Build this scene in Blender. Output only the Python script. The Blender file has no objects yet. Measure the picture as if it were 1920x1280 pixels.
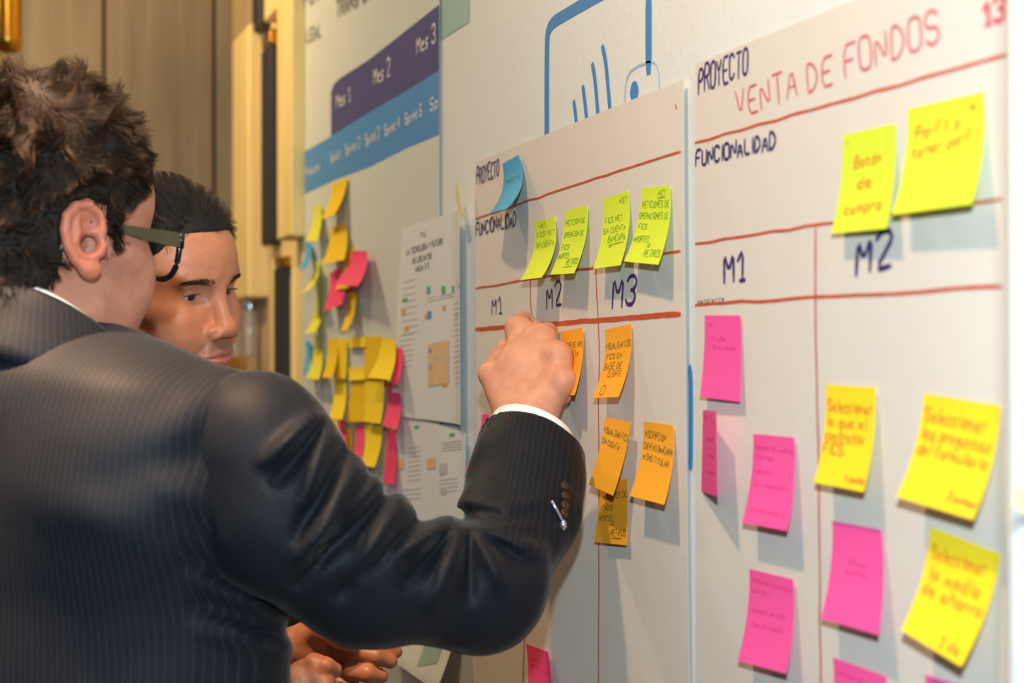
import bpy, math, random
import numpy as np

# ------------------------------------------------------------------ camera, world, lights
TH = math.radians(19.375)          # the camera is turned this far towards the wall
CT, ST = math.cos(TH), math.sin(TH)
H = 1.52                           # camera height
F = 3000.0                         # focal length in pixels of a 1920 x 1280 frame
CX, CY = 960.0, 658.0
XW = 0.630                         # the wall is the plane X = XW
S = bpy.context.scene
COL = S.collection

def srgb(h):
    h = h.lstrip('#')
    c = [int(h[i:i + 2], 16) / 255 for i in (0, 2, 4)]
    return tuple((v / 12.92 if v <= .04045 else ((v + .055) / 1.055) ** 2.4) for v in c)

cam = bpy.data.cameras.new('camera')
cam.sensor_width = 36; cam.lens = F / 1920 * 36
cam.shift_y = (CY - 640) / 1920
cam.clip_start = .05; cam.clip_end = 50
cam.dof.use_dof = True; cam.dof.focus_distance = 1.66; cam.dof.aperture_fstop = 4.6
cam.dof.aperture_blades = 8
camo = bpy.data.objects.new('camera', cam); COL.objects.link(camo)
camo.location = (0, 0, H); camo.rotation_euler = (math.pi / 2, 0, -TH)
S.camera = camo

S.view_settings.view_transform = 'Standard'; S.view_settings.look = 'None'
S.view_settings.gamma = 1; S.view_settings.use_curve_mapping = False
S.view_settings.exposure = 0.0
S.cycles.use_denoising = True
S.cycles.max_bounces = 6

def c2w(p):
    p = np.asarray(p, float)
    o = np.empty_like(p)
    o[..., 0] = p[..., 0] * CT + p[..., 1] * ST
    o[..., 1] = -p[..., 0] * ST + p[..., 1] * CT
    o[..., 2] = p[..., 2] + H
    return o

world = bpy.data.worlds.new('world'); S.world = world; world.use_nodes = True
world.node_tree.nodes['Background'].inputs[0].default_value = (.55, .62, .75, 1)
world.node_tree.nodes['Background'].inputs[1].default_value = .20

def area(name, loc, target, size, power, color, spread=math.pi):
    l = bpy.data.lights.new(name, 'AREA'); l.shape = 'DISK'; l.size = size; l.energy = power; l.color = color; l.spread = spread
    o = bpy.data.objects.new(name, l); COL.objects.link(o); o.location = loc
    d = np.array(target, float) - np.array(loc, float)
    from mathutils import Vector
    o.rotation_euler = Vector(d).to_track_quat('-Z', 'Y').to_euler()
    return o
# ceiling downlight over the two men
area('ceiling_light', (-.08, .95, 2.70), (.10, 1.2, 1.4), .07, 18.5, (1.0, .67, .40))
# the photographer's flash, just above the lens
area('flash_light', tuple(c2w((0, -.02, .19))), tuple(c2w((.05, 1.6, 0))), .04, 23.5, (.70, .89, 1.0))
# warm spots over the wooden end of the room
area('far_ceiling_light', (-.1, 3.05, 2.68), (.35, 3.3, 1.4), .15, 15.0, (1.0, .74, .40))
# narrow overhead spot with no visible source, added to brighten shoulders and hair
area('added_shoulder_spot', (-.20, 1.22, 2.68), (.03, 1.38, 1.50), .09, 4.2, (1.0, .62, .36), math.radians(34))
area('far_ceiling_light_left', (-1.3, 3.0, 2.68), (-1.0, 3.8, 1.4), .25, 8.0, (1.0, .80, .58))

# ------------------------------------------------------------------ generic mesh helpers
def finish(o, label=None, cat=None, group=None, kind=None, parent=None):
    if label: o['label'] = label
    if cat: o['category'] = cat
    if group: o['group'] = group
    if kind: o['kind'] = kind
    if parent is not None: o.parent = parent
    return o

def empty(name, loc, label, cat, group=None):
    o = bpy.data.objects.new(name, None); COL.objects.link(o); o.location = tuple(loc); o.empty_display_size = .05
    return finish(o, label, cat, group)

def mesh_obj(name, v, f, mat, origin=(0, 0, 0), smooth=True, attrs=None, parent=None):
    """v world coordinates; origin world; parents must be unrotated."""
    v = np.asarray(v, np.float64) - np.asarray(origin, float)
    me = bpy.data.meshes.new(name)
    if isinstance(f, np.ndarray):
        n = len(f); k = f.shape[1]
        me.vertices.add(len(v)); me.vertices.foreach_set('co', v.astype(np.float32).ravel())
        me.loops.add(n * k); me.loops.foreach_set('vertex_index', f.astype(np.int32).ravel())
        me.polygons.add(n); me.polygons.foreach_set('loop_start', np.arange(0, n * k, k, dtype=np.int32))
        me.update(calc_edges=True)
    else:
        me.from_pydata(v.tolist(), [], [list(map(int, q)) for q in f])
    me.validate()
    if smooth: me.polygons.foreach_set('use_smooth', np.ones(len(me.polygons), bool))
    for an, av in (attrs or {}).items():
        if av.ndim == 2:
            a = me.attributes.new(an, 'FLOAT_COLOR', 'POINT')
            a.data.foreach_set('color', np.concatenate([av, np.ones((len(av), 1))], 1).astype(np.float32).ravel())
        else:
            a = me.attributes.new(an, 'FLOAT', 'POINT'); a.data.foreach_set('value', av.astype(np.float32))
    if mat: me.materials.append(mat)
    o = bpy.data.objects.new(name, me); COL.objects.link(o)
    o.location = tuple(origin) if parent is None else tuple(np.asarray(origin, float) - np.asarray(abs_loc(parent)))
    if parent is not None: o.parent = parent
    return o

def abs_loc(o):
    l = np.array(o.location, float)
    while o.parent: o = o.parent; l = l + np.array(o.location, float)
    return l

class MB:
    """collects simple solids"""
    def __init__(s): s.v = []; s.f = []
    def add(s, v, f):
        b = len(s.v); s.v += [tuple(map(float, p)) for p in v]; s.f += [[i + b for i in q] for q in f]; return s
    def box(s, lo, hi, bev=0.0):
        x0, y0, z0 = lo; x1, y1, z1 = hi
        if bev <= 0:
            v = [(x0, y0, z0), (x1, y0, z0), (x1, y1, z0), (x0, y1, z0), (x0, y0, z1), (x1, y0, z1), (x1, y1, z1), (x0, y1, z1)]
            return s.add(v, [[0, 3, 2, 1], [4, 5, 6, 7], [0, 1, 5, 4], [1, 2, 6, 5], [2, 3, 7, 6], [3, 0, 4, 7]])
        import bmesh
        bm = bmesh.new(); bmesh.ops.create_cube(bm, size=1)
        for q in bm.verts:
            q.co = ((q.co.x + .5) * (x1 - x0) + x0, (q.co.y + .5) * (y1 - y0) + y0, (q.co.z + .5) * (z1 - z0) + z0)
        bmesh.ops.bevel(bm, geom=bm.edges[:], offset=bev, segments=1, affect='EDGES')
        bm.verts.index_update()
        s.add([q.co[:] for q in bm.verts], [[q.index for q in p.verts] for p in bm.faces]); bm.free(); return s
    def tube(s, pts, r, n=10, cap=True):
        pts = np.asarray(pts, float); rr = np.broadcast_to(np.asarray(r, float), (len(pts),))
        rings = []
        for i, p in enumerate(pts):
            t = pts[min(i + 1, len(pts) - 1)] - pts[max(i - 1, 0)]; t = t / (np.linalg.norm(t) + 1e-12)
            a = np.cross(t, (0, 0, 1)) if abs(t[2]) < .9 else np.cross(t, (1, 0, 0)); a /= np.linalg.norm(a); b = np.cross(t, a)
            rings.append([p + rr[i] * (math.cos(q) * a + math.sin(q) * b) for q in np.arange(n) * 2 * math.pi / n])
        v = [q for r_ in rings for q in r_]; f = []
        for i in range(len(pts) - 1):
            for j in range(n): f.append([i * n + j, i * n + (j + 1) % n, (i + 1) * n + (j + 1) % n, (i + 1) * n + j])
        if cap: f += [list(range(n))[::-1], [(len(pts) - 1) * n + j for j in range(n)]]
        return s.add(v, f)
    def lathe(s, prof, c, n=24):
        v = [(c[0] + r * math.cos(a), c[1] + r * math.sin(a), c[2] + z) for r, z in prof for a in np.arange(n) * 2 * math.pi / n]; f = []
        for i in range(len(prof) - 1):
            for j in range(n): f.append([i * n + j, i * n + (j + 1) % n, (i + 1) * n + (j + 1) % n, (i + 1) * n + j])
        f += [list(range(n))[::-1], [(len(prof) - 1) * n + j for j in range(n)]]
        return s.add(v, f)
    def obj(s, name, mat, origin=None, smooth=False, parent=None):
        v = np.array(s.v)
        if origin is None: origin = (v.min(0) + v.max(0)) / 2; origin[2] = v[:, 2].min()
        return mesh_obj(name, v, s.f, mat, origin, smooth, parent=parent)

# ------------------------------------------------------------------ materials
def nmat(name):
    m = bpy.data.materials.new(name); m.use_nodes = True
    nt = m.node_tree; return m, nt, nt.nodes['Principled BSDF']
def link(nt, a, b): nt.links.new(a, b)
def node(nt, t, **kw):
    n = nt.nodes.new(t)
    for k, v in kw.items(): setattr(n, k, v)
    return n
def c4(c): return (c[0], c[1], c[2], 1)

def plain(name, hexc, rough=.6, var=.06, scale=30, bump=0, bscale=80, metallic=0, spec=.4, stretch=None, sheen=0, transl=0):
    m, nt, b = nmat(name); c = srgb(hexc)
    tc = node(nt, 'ShaderNodeTexCoord'); mp = node(nt, 'ShaderNodeMapping')
    if stretch: mp.inputs['Scale'].default_value = stretch
    link(nt, tc.outputs['Object'], mp.inputs[0])
    nz = node(nt, 'ShaderNodeTexNoise'); nz.inputs['Scale'].default_value = scale; nz.inputs['Detail'].default_value = 4
    link(nt, mp.outputs[0], nz.inputs['Vector'])
    r = node(nt, 'ShaderNodeMapRange'); r.inputs['To Min'].default_value = 1 - var; r.inputs['To Max'].default_value = 1 + var
    r.inputs['From Min'].default_value = .25; r.inputs['From Max'].default_value = .75
    link(nt, nz.outputs[0], r.inputs[0])
    mx = node(nt, 'ShaderNodeVectorMath', operation='SCALE'); mx.inputs[0].default_value = c
    link(nt, r.outputs[0], mx.inputs['Scale']); link(nt, mx.outputs[0], b.inputs['Base Color'])
    b.inputs['Roughness'].default_value = rough; b.inputs['Metallic'].default_value = metallic
    b.inputs['Specular IOR Level'].default_value = spec
    if sheen: b.inputs['Sheen Weight'].default_value = sheen
    if bump:
        n2 = node(nt, 'ShaderNodeTexNoise'); n2.inputs['Scale'].default_value = bscale; n2.inputs['Detail'].default_value = 3
        link(nt, mp.outputs[0], n2.inputs['Vector'])
        bp = node(nt, 'ShaderNodeBump'); bp.inputs['Strength'].default_value = 1; bp.inputs['Distance'].default_value = bump
        link(nt, n2.outputs[0], bp.inputs['Height']); link(nt, bp.outputs[0], b.inputs['Normal'])
    if transl:
        out = nt.nodes['Material Output']; tr = node(nt, 'ShaderNodeBsdfTranslucent'); link(nt, mx.outputs[0], tr.inputs[0])
        ms = node(nt, 'ShaderNodeMixShader'); ms.inputs[0].default_value = transl
        link(nt, b.outputs[0], ms.inputs[1]); link(nt, tr.outputs[0], ms.inputs[2]); link(nt, ms.outputs[0], out.inputs[0])
    return m

def wood(name, hexa, hexb, scale=6, rough=.5, axis='z'):
    m, nt, b = nmat(name)
    tc = node(nt, 'ShaderNodeTexCoord'); mp = node(nt, 'ShaderNodeMapping')
    mp.inputs['Scale'].default_value = (9, 9, .35) if axis == 'z' else (.35, 9, 9)
    link(nt, tc.outputs['Object'], mp.inputs[0])
    nz = node(nt, 'ShaderNodeTexNoise'); nz.inputs['Scale'].default_value = scale; nz.inputs['Detail'].default_value = 6; nz.inputs['Distortion'].default_value = .4
    link(nt, mp.outputs[0], nz.inputs['Vector'])
    cr = node(nt, 'ShaderNodeValToRGB'); cr.color_ramp.elements[0].position = .3; cr.color_ramp.elements[1].position = .7
    cr.color_ramp.elements[0].color = c4(srgb(hexa)); cr.color_ramp.elements[1].color = c4(srgb(hexb))
    link(nt, nz.outputs[0], cr.inputs[0]); link(nt, cr.outputs[0], b.inputs['Base Color']); b.inputs['Roughness'].default_value = rough
    b.inputs['Specular IOR Level'].default_value = .3
    return m

def attr_mat(name, attr='Col', rough=.5, spec=.4, sss=0, bump=0, bscale=400):
    m, nt, b = nmat(name)
    a = node(nt, 'ShaderNodeAttribute', attribute_name=attr)
    tc = node(nt, 'ShaderNodeTexCoord')
    nz = node(nt, 'ShaderNodeTexNoise'); nz.inputs['Scale'].default_value = 90; nz.inputs['Detail'].default_value = 5
    link(nt, tc.outputs['Object'], nz.inputs['Vector'])
    r = node(nt, 'ShaderNodeMapRange'); r.inputs['From Min'].default_value = .3; r.inputs['From Max'].default_value = .7
    r.inputs['To Min'].default_value = .92; r.inputs['To Max'].default_value = 1.08
    link(nt, nz.outputs[0], r.inputs[0])
    mx = node(nt, 'ShaderNodeVectorMath', operation='SCALE'); link(nt, a.outputs['Color'], mx.inputs[0]); link(nt, r.outputs[0], mx.inputs['Scale'])
    link(nt, mx.outputs[0], b.inputs['Base Color'])
    b.inputs['Roughness'].default_value = rough; b.inputs['Specular IOR Level'].default_value = spec
    if sss:
        b.inputs['Subsurface Weight'].default_value = sss; b.inputs['Subsurface Radius'].default_value = (1, .35, .2); b.inputs['Subsurface Scale'].default_value = .006
    if bump:
        n2 = node(nt, 'ShaderNodeTexNoise'); n2.inputs['Scale'].default_value = bscale; n2.inputs['Detail'].default_value = 3
        link(nt, tc.outputs['Object'], n2.inputs['Vector'])
        bp = node(nt, 'ShaderNodeBump'); bp.inputs['Distance'].default_value = bump; link(nt, n2.outputs[0], bp.inputs['Height']); link(nt, bp.outputs[0], b.inputs['Normal'])
    return m

def suit_mat(name, hexbase, hexstripe, spacing=.0052):
    """dark worsted with a fine pinstripe along the float attribute 'stripe' (metres across the cloth)"""
    m, nt, b = nmat(name)
    a = node(nt, 'ShaderNodeAttribute', attribute_name='stripe')
    d = node(nt, 'ShaderNodeMath', operation='DIVIDE'); d.inputs[1].default_value = spacing; link(nt, a.outputs['Fac'], d.inputs[0])
    fr = node(nt, 'ShaderNodeMath', operation='FRACT'); link(nt, d.outputs[0], fr.inputs[0])
    pp = node(nt, 'ShaderNodeMath', operation='PINGPONG'); pp.inputs[1].default_value = .5; link(nt, fr.outputs[0], pp.inputs[0])
    mr = node(nt, 'ShaderNodeMapRange'); mr.inputs['From Min'].default_value = .04; mr.inputs['From Max'].default_value = .15
    mr.inputs['To Min'].default_value = .8; mr.inputs['To Max'].default_value = 0; link(nt, pp.outputs[0], mr.inputs[0])
    tc = node(nt, 'ShaderNodeTexCoord'); nz = node(nt, 'ShaderNodeTexNoise'); nz.inputs['Scale'].default_value = 700; nz.inputs['Detail'].default_value = 2
    link(nt, tc.outputs['Object'], nz.inputs['Vector'])
    sw = node(nt, 'ShaderNodeAttribute', attribute_name='stripe_strength')
    m0 = node(nt, 'ShaderNodeMath', operation='MULTIPLY'); link(nt, mr.outputs[0], m0.inputs[0]); link(nt, sw.outputs['Fac'], m0.inputs[1])
    mu = node(nt, 'ShaderNodeMath', operation='MULTIPLY'); link(nt, m0.outputs[0], mu.inputs[0]); link(nt, nz.outputs[0], mu.inputs[1])
    mx = node(nt, 'ShaderNodeMix', data_type='RGBA'); link(nt, mu.outputs[0], mx.inputs['Factor'])
    mx.inputs['A'].default_value = c4(srgb(hexbase)); mx.inputs['B'].default_value = c4(srgb(hexstripe))
    link(nt, mx.outputs['Result'], b.inputs['Base Color'])
    b.inputs['Roughness'].default_value = .6; b.inputs['Specular IOR Level'].default_value = .14
    b.inputs['Sheen Weight'].default_value = .07; b.inputs['Sheen Roughness'].default_value = .28; b.inputs['Sheen Tint'].default_value = (1, .93, .88, 1)
    bp = node(nt, 'ShaderNodeBump'); bp.inputs['Distance'].default_value = .0003; link(nt, nz.outputs[0], bp.inputs['Height']); link(nt, bp.outputs[0], b.inputs['Normal'])
    return m

def hair_mat(name, color, rough=.4, spec=.3):
    m, nt, b = nmat(name)
    hi = node(nt, 'ShaderNodeHairInfo'); r = node(nt, 'ShaderNodeMapRange'); r.inputs['To Min'].default_value = .55; r.inputs['To Max'].default_value = 1.5
    link(nt, hi.outputs['Random'], r.inputs[0])
    mx = node(nt, 'ShaderNodeVectorMath', operation='SCALE'); mx.inputs[0].default_value = color; link(nt, r.outputs[0], mx.inputs['Scale'])
    link(nt, mx.outputs[0], b.inputs['Base Color']); b.inputs['Roughness'].default_value = rough; b.inputs['Specular IOR Level'].default_value = spec
    return m

# ------------------------------------------------------------------ the setting
M = {}
M['wall'] = plain('painted_wall', '#DBDFDC', .55, .02, 6, bump=.0004, bscale=120)
M['floor'] = wood('floor_boards', '#6B5138', '#8A6A48', 5, .4)
M['ceiling'] = plain('ceiling_paint', '#D8D2C6', .8, .03, 4)
M['plank'] = wood('grey_oak', '#84755F', '#9D8D75', 5, .55)
M['seam'] = plain('dark_gap', '#4C3E2E', .8)
M['oak'] = wood('golden_oak', '#E2C47C', '#F2DCA0', 5, .45)
M['oakpale'] = wood('pale_oak', '#B79B78', '#C7AE8C', 5, .5)
M['slot'] = plain('dark_slot', '#23262B', .5)
M['brass'] = plain('brass', '#B8862F', .25, .05, 20, metallic=1)
M['white_panel'] = plain('white_panel', '#E4EAEE', .4, .02, 8)

def struct(name, mb, mat, parent=None):
    o = mb.obj(name, mat, parent=parent); o['kind'] = 'structure'; return o

YB = 4.05                                    # back wall
struct('floor', MB().box((-3.2, -1.2, -.05), (XW + .1, YB + .1, 0)), M['floor'])
struct('ceiling', MB().box((-3.2, -1.2, 2.75), (XW + .1, YB + .1, 2.8)), M['ceiling'])
Y_END = 2.98                                 # the white wall gives way to timber here
wr = struct('wall_right', MB().box((XW, -.2, 0), (XW + .1, Y_END, 2.75)), M['wall'])
wb = struct('wall_back', MB().box((-3.2, YB, 0), (XW + .1, YB + .1, 2.75)), M['seam'])
# planks on the back wall: shadow gap seams between them
seams = [-3.2, -2.62, -2.05, -1.42]
def xback(px):                               # world X of a pixel column on the back wall front face
    dx = (px - CX) / F; d = np.array([dx * CT + ST, -dx * ST + CT]); return d[0] * (YB - .03) / d[1]
edges = [-3.2, -2.75, xback(-230) , xback(-20), xback(195), xback(402), xback(452)]
for i in range(len(edges) - 1):
    a, b = edges[i] + .004, edges[i + 1] - .004
    if i == 0: a = -3.19
    z = .0 + (i % 2) * .006
    o = MB().box((a, YB - .03 - z, .02), (b, YB, 2.73), .003).obj('wall_plank', M['plank'], parent=wb)
# timber cladding that carries on from the white wall to the back
clad = empty('wooden_cladding', (XW + .02, 3.5, 0), 'golden oak wall cladding with dark slots between white poster and grey back wall', 'wall cladding')
MB().box((XW + .04, Y_END, 0), (XW + .1, YB - .03, 2.74)).obj('backing', M['oak'], parent=clad)
def ywall(px, lift=0.0):
    dx = (px - CX) / F; d = np.array([dx * CT + ST, -dx * ST + CT]); return d[1] * (XW - lift) / d[0]
def zwall(px, py, lift=0.0):
    dx = (px - CX) / F; return H + (CY - py) / F * (XW - lift) / (dx * CT + ST)
def board(name, x0, x1, lift, py0, py1, mat, lab=None, bev=.004):
    """upright board between two pixel columns of the cladding plane; py0/py1 top and bottom (None runs out of sight)"""
    ya, yb = ywall(x1, lift), ywall(x0, lift); xm = (x0 + x1) / 2
    z1 = 2.74 if py0 is None else zwall(xm, py0, lift); z0 = .02 if py1 is None else zwall(xm, py1, lift)
    o = MB().box((XW - lift, ya + .001, z0), (XW + .05, yb - .001, z1), bev).obj(name, mat, parent=clad)
    if lab: o['label'] = lab
    return o
board('board', 549, 567, -.010, None, None, M['oak'])
board('board', 507, 549, -.004, None, None, M['oak'])
board('board', 452, 507, -.012, None, None, M['oakpale'], 'paler upright oak board beside the grey back wall')
board('raised_panel', 519, 546, .03, None, 447, M['oak'], 'proud oak panel ending above the lower slot')
board('raised_panel', 436, 466, .03, 60, 560, M['oak'], 'proud oak panel beside the grey back wall')
board('raised_panel', 495, 520, .022, None, 30, M['oak'], 'short proud oak panel at the top')
board('slot', 472, 487, .02, None, 56, M['slot'], 'short dark slot at the top of the cladding')
board('slot', 489, 506, .02, 88, 458, M['slot'], 'long dark upright slot in the middle of the cladding')
board('slot', 513, 528, .014, 500, 800, M['slot'], 'lower dark upright slot nearest the white poster')
board('slot_end', 490, 506, .022, 60, 88, M['brass'], 'brown cap over the long dark slot')
board('slot_end', 514, 528, .016, 480, 500, M['brass'], 'brown cap over the lower dark slot')

# shelf with two glass jars, seen past the second man's nose
def w_at(px, py, d): return c2w(((px - CX) / F * d, d, (CY - py) / F * d))
sa, sb = w_at(425, 668, 3.45), w_at(492, 668, 3.45)
sh = MB().box((sa[0] - .05, sa[1] - .05, sa[2] - .03), (XW - .032, sa[1] + .09, sa[2]), .002).obj('shelf', wood('shelf_oak', '#8A6024', '#A87A34', 5, .4))
finish(sh, 'golden wooden shelf ledge carrying two glass jars behind the second man', 'shelf')
mg, nt, b = nmat('jar_glass'); b.inputs['Transmission Weight'].default_value = .75; b.inputs['Base Color'].default_value = (.8, .82, .84, 1); b.inputs['Roughness'].default_value = .12; b.inputs['IOR'].default_value = 1.4
M['glass'] = mg; M['chrome'] = plain('steel_lid', '#C8CCD2', .22, .02, 20, metallic=1)
for px, lab in ((448, 'clear glass jar with steel lid on the ledge, nearest the second man\'s nose'), (475, 'clear glass jar with steel lid on the ledge, nearest the dark slot')):
    c = w_at(px, 668, 3.45); c = np.array([c[0], sa[1] + .02, sa[2] + .001])
    r = .0135
    t = empty('glass_jar', c, lab, 'jar', 'glass jars on the ledge')
    MB().lathe([(r * .9, 0), (r, .004), (r, .085), (r * .85, .094), (r * .85, .1)], c, 20).obj('jar_body', M['glass'], c, True, t)
    MB().lathe([(r * .95, .1), (r * .98, .103), (r * .98, .118), (r * .9, .121)], c, 20).obj('lid', M['chrome'], c, True, t)
# small dark switch on the timber
p = w_at(447, 490, 3.62)
sw = empty('wall_switch', p, 'small grey green switch plate on the oak cladding above the jars', 'switch')
MB().box((p[0] - .02, p[1] - .006, p[2] - .022), (p[0] + .016, p[1] + .006, p[2] + .022), .002).obj('plate', plain('switch_grey', '#6E7466', .5), parent=sw)
MB().box((p[0] - .012, p[1] - .010, p[2] - .012), (p[0] + .008, p[1] - .005, p[2] + .012), .002).obj('rocker', plain('switch_dark', '#4C5048', .4), parent=sw)
# brass lamp pole at the top left
p = w_at(14, 100, 3.2)
lamp = empty('brass_pendant', (p[0], p[1], p[2]), 'polished brass pendant tube hanging at the top left corner', 'lamp')
MB().lathe([(.012, .0), (.026, .006), (.028, .03), (.028, .42), (.022, .44), (.006, .45)], p, 28).obj('shade', M['brass'], p, True, lamp)
MB().tube([(p[0], p[1], p[2] + .45), (p[0], p[1], 2.75)], .004, 8).obj('cord', M['slot'], None, True, lamp)
MB().lathe([(.03, 0), (.03, .012)], (p[0], p[1], 2.738), 20).obj('ceiling_rose', M['brass'], None, True, lamp)

# white partition edge right beside the camera
EDGE = .62
pe = w_at(1897, 640, EDGE); 
pt = MB().box((pe[0], pe[1] - .03, .0), (XW - .002, pe[1], 2.4), .002).obj('white_partition', M['white_panel'])
finish(pt, 'white upright partition panel out of focus along the right edge of the picture', 'partition')

# ------------------------------------------------------------------ paper on the wall
def W(px, py, lift=0.0):
    dx = (px - CX) / F; dz = (CY - py) / F
    d = np.array([dx * CT + ST, -dx * ST + CT, dz]); t = (XW - lift) / d[0]
    return d * t + np.array([0, 0, H])

def wav(y, z, seed, amp):
    rs = np.random.RandomState(seed); o = 0
    for k in range(5):
        fy, fz, ph = rs.uniform(-9, 9), rs.uniform(-6, 6), rs.uniform(0, 6.28); o = o + np.sin(fy * y + fz * z + ph) / 5
    for k in range(4):
        fy, fz, ph = rs.uniform(-30, 30), rs.uniform(-24, 24), rs.uniform(0, 6.28); o = o + .25 * np.sin(fy * y + fz * z + ph) / 4
    return amp * o

class Surf:
    """a sheet lying on the wall: base lift + gentle waviness (+ an optional extra lift function of Y,Z)"""
    def __init__(s, lift, seed, amp, extra=None): s.lift, s.seed, s.amp, s.extra = lift, seed, amp, extra
    def __call__(s, yz, off=0.0):
        yz = np.asarray(yz, float); y, z = yz[..., 0], yz[..., 1]
        l = s.lift + wav(y, z, s.seed, s.amp)
        if s.extra is not None: l = l + s.extra(y, z)
        return np.stack([XW - l - off, y, z], -1)

def px2yz(p): q = W(p[0], p[1]); return q[1:]

def grid_faces(n, m):
    i, j = np.meshgrid(np.arange(n - 1), np.arange(m - 1), indexing='ij'); a = (i * m + j).ravel()
    return np.stack([a, a + m, a + m + 1, a + 1], 1)

def shell(P, n, m, th, nrm):
    """closed thin sheet from an n x m grid of points: nrm = outward normals"""
    P = P.reshape(-1, 3); N = nrm.reshape(-1, 3); k = len(P)
    v = np.concatenate([P, P - N * th]); f = grid_faces(n, m)
    F_ = [f, f[:, ::-1] + k]
    idx = np.arange(k).reshape(n, m)
    loop = np.concatenate([idx[0, :], idx[1:, -1], idx[-1, -2::-1], idx[-2:0:-1, 0]])
    nx = np.roll(loop, -1)
    m_ = len(loop); ar = np.arange(m_); an = np.roll(ar, -1)          # the rim keeps its own corners, so its edges stay crisp
    v = np.concatenate([v, v[loop], v[loop + k]])
    F_.append(np.stack([ar, an, an + m_, ar + m_], 1) + 2 * k)
    return v, np.concatenate(F_)

def gnormals(P):
    du = np.gradient(P, axis=0); dv = np.gradient(P, axis=1); N = np.cross(du, dv)
    N /= np.linalg.norm(N, axis=-1, keepdims=True) + 1e-12
    if N[..., 0].mean() > 0: N = -N
    return N

def sheet(name, surf, quad, mat, n=34, m=40, th=.0003, parent=None, off=0.0, edge=None):
    """quad: TL, TR, BR, BL pixels of the sheet on the wall"""
    q = [px2yz(p) for p in quad]
    u = np.linspace(0, 1, n)[:, None, None]; v = np.linspace(0, 1, m)[None, :, None]
    yz = (q[0] * (1 - u) + q[1] * u) * (1 - v) + (q[3] * (1 - u) + q[2] * u) * v
    P = surf(yz, off); N = gnormals(P)
    V, f = shell(P, n, m, th, N)
    if N.reshape(-1, 3)[0] @ np.cross(V[f[0][1]] - V[f[0][0]], V[f[0][3]] - V[f[0][0]]) < 0: f = f[:, ::-1]
    return mesh_obj(name, V, f, mat, P.reshape(-1, 3).mean(0), True, parent=parent)

def chaikin(p, it=1):
    p = np.asarray(p, float)
    for _ in range(it):
        if len(p) < 3: return p
        q = [p[0]]
        for a, b in zip(p[:-1], p[1:]): q += [a * .75 + b * .25, a * .25 + b * .75]
        q.append(p[-1]); p = np.array(q)
    return p
def resample(p, step):
    o = [p[0]]
    for a, b in zip(p[:-1], p[1:]):
        n = max(1, int(math.ceil(np.linalg.norm(b - a) / step)))
        for k in range(1, n + 1): o.append(a + (b - a) * k / n)
    return np.array(o)
def ribbon(strokes, width, Mf, step=.01, rnd=None, smooth=1, th=.00012):
    """flat ink strokes (2D metres) laid on a surface map Mf(points, off)"""
    V, Fc = [], []; nv = 0
    for s in strokes:
        s = resample(chaikin(np.asarray(s, float), smooth), step)
        if len(s) < 2: continue
        t = np.gradient(s, axis=0); t /= np.linalg.norm(t, axis=1, keepdims=True) + 1e-12
        nrm = np.stack([-t[:, 1], t[:, 0]], 1)
        w = np.full(len(s), width / 2)
        if rnd is not None: w *= 1 + .10 * rnd.uniform(-1, 1, len(s))
        s = s.copy(); s[0] -= t[0] * width * .35; s[-1] += t[-1] * width * .35
        w[0] *= .65; w[-1] *= .65
        L = Mf(s + nrm * w[:, None], .0004); R = Mf(s - nrm * w[:, None], .0004)
        k = len(s); V += [L, R]
        a = np.arange(k - 1) + nv
        Fc.append(np.stack([a, a + k, a + k + 1, a + 1], 1)); nv += 2 * k
    return np.concatenate(V), np.concatenate(Fc)

# single-stroke letters, digits are x,y on a grid: baseline 2, x-height 5, cap 8
GL = dict(A='02 28 42;14 34', B='02 08 38 46 35 05;35 44 43 32 02', C='47 38 18 07 03 12 32 43', D='02 08 28 46 44 22 02', E='48 08 02 42;05 35',
 F='48 08 02;05 35', G='47 38 18 07 03 12 32 43 45 25', H='02 08;42 48;05 45', I='12 18', J='38 33 22 12 03', L='08 02 42', M='02 08 24 48 42',
 N='02 08 42 48', O='18 07 03 12 32 43 47 38 18', P='02 08 38 47 46 35 05', Q='18 07 03 12 32 43 47 38 18;24 42', R='02 08 38 47 46 35 05;25 42',
 S='47 38 18 07 06 15 35 44 43 32 12 03', T='08 48;28 22', U='08 03 12 32 43 48', V='08 22 48', X='02 48;08 42', Y='08 25 48;25 22', Z='08 48 02 42',
 a='35 15 04 03 12 22 33;35 33 42', b='08 02 22 33 34 25 05', c='35 15 04 03 12 32', d='35 15 04 03 12 32;38 32', e='04 34 25 15 04 03 12 32',
 f='37 28 17 12;05 25', g='35 15 04 13 33;35 31 20 00', h='08 02;04 15 25 34 32', i='15 12;17 16', j='25 21 10', l='18 12', m='02 05;04 15 22;24 35 42', n='02 05;04 15 25 34 32',
 o='15 04 03 12 22 33 34 25 15', p='05 00;05 25 34 33 22 02', q='35 15 04 03 12 32;35 30', r='05 02;04 15 25', s='35 15 04 33 22 02', t='17 13 22 32;05 35',
 u='05 03 12 22 33;35 32', v='05 12 25', y='05 13;35 10', x='02 35;05 32', z='05 35 02 32')
GL.update({'1': '06 28 22;12 32', '2': '07 18 38 47 46 02 42', '3': '07 18 38 47 46 35 25;35 44 43 32 12 03', '4': '38 04 44;38 32', '5': '48 08 05 35 44 43 32 12 03',
 '\u00f3': '15 04 03 12 22 33 34 25 15;26 37', '/': '02 48', '.': '12 22', '(': '38 15 32'})
NARROW = set('Iil1.j()')
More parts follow.
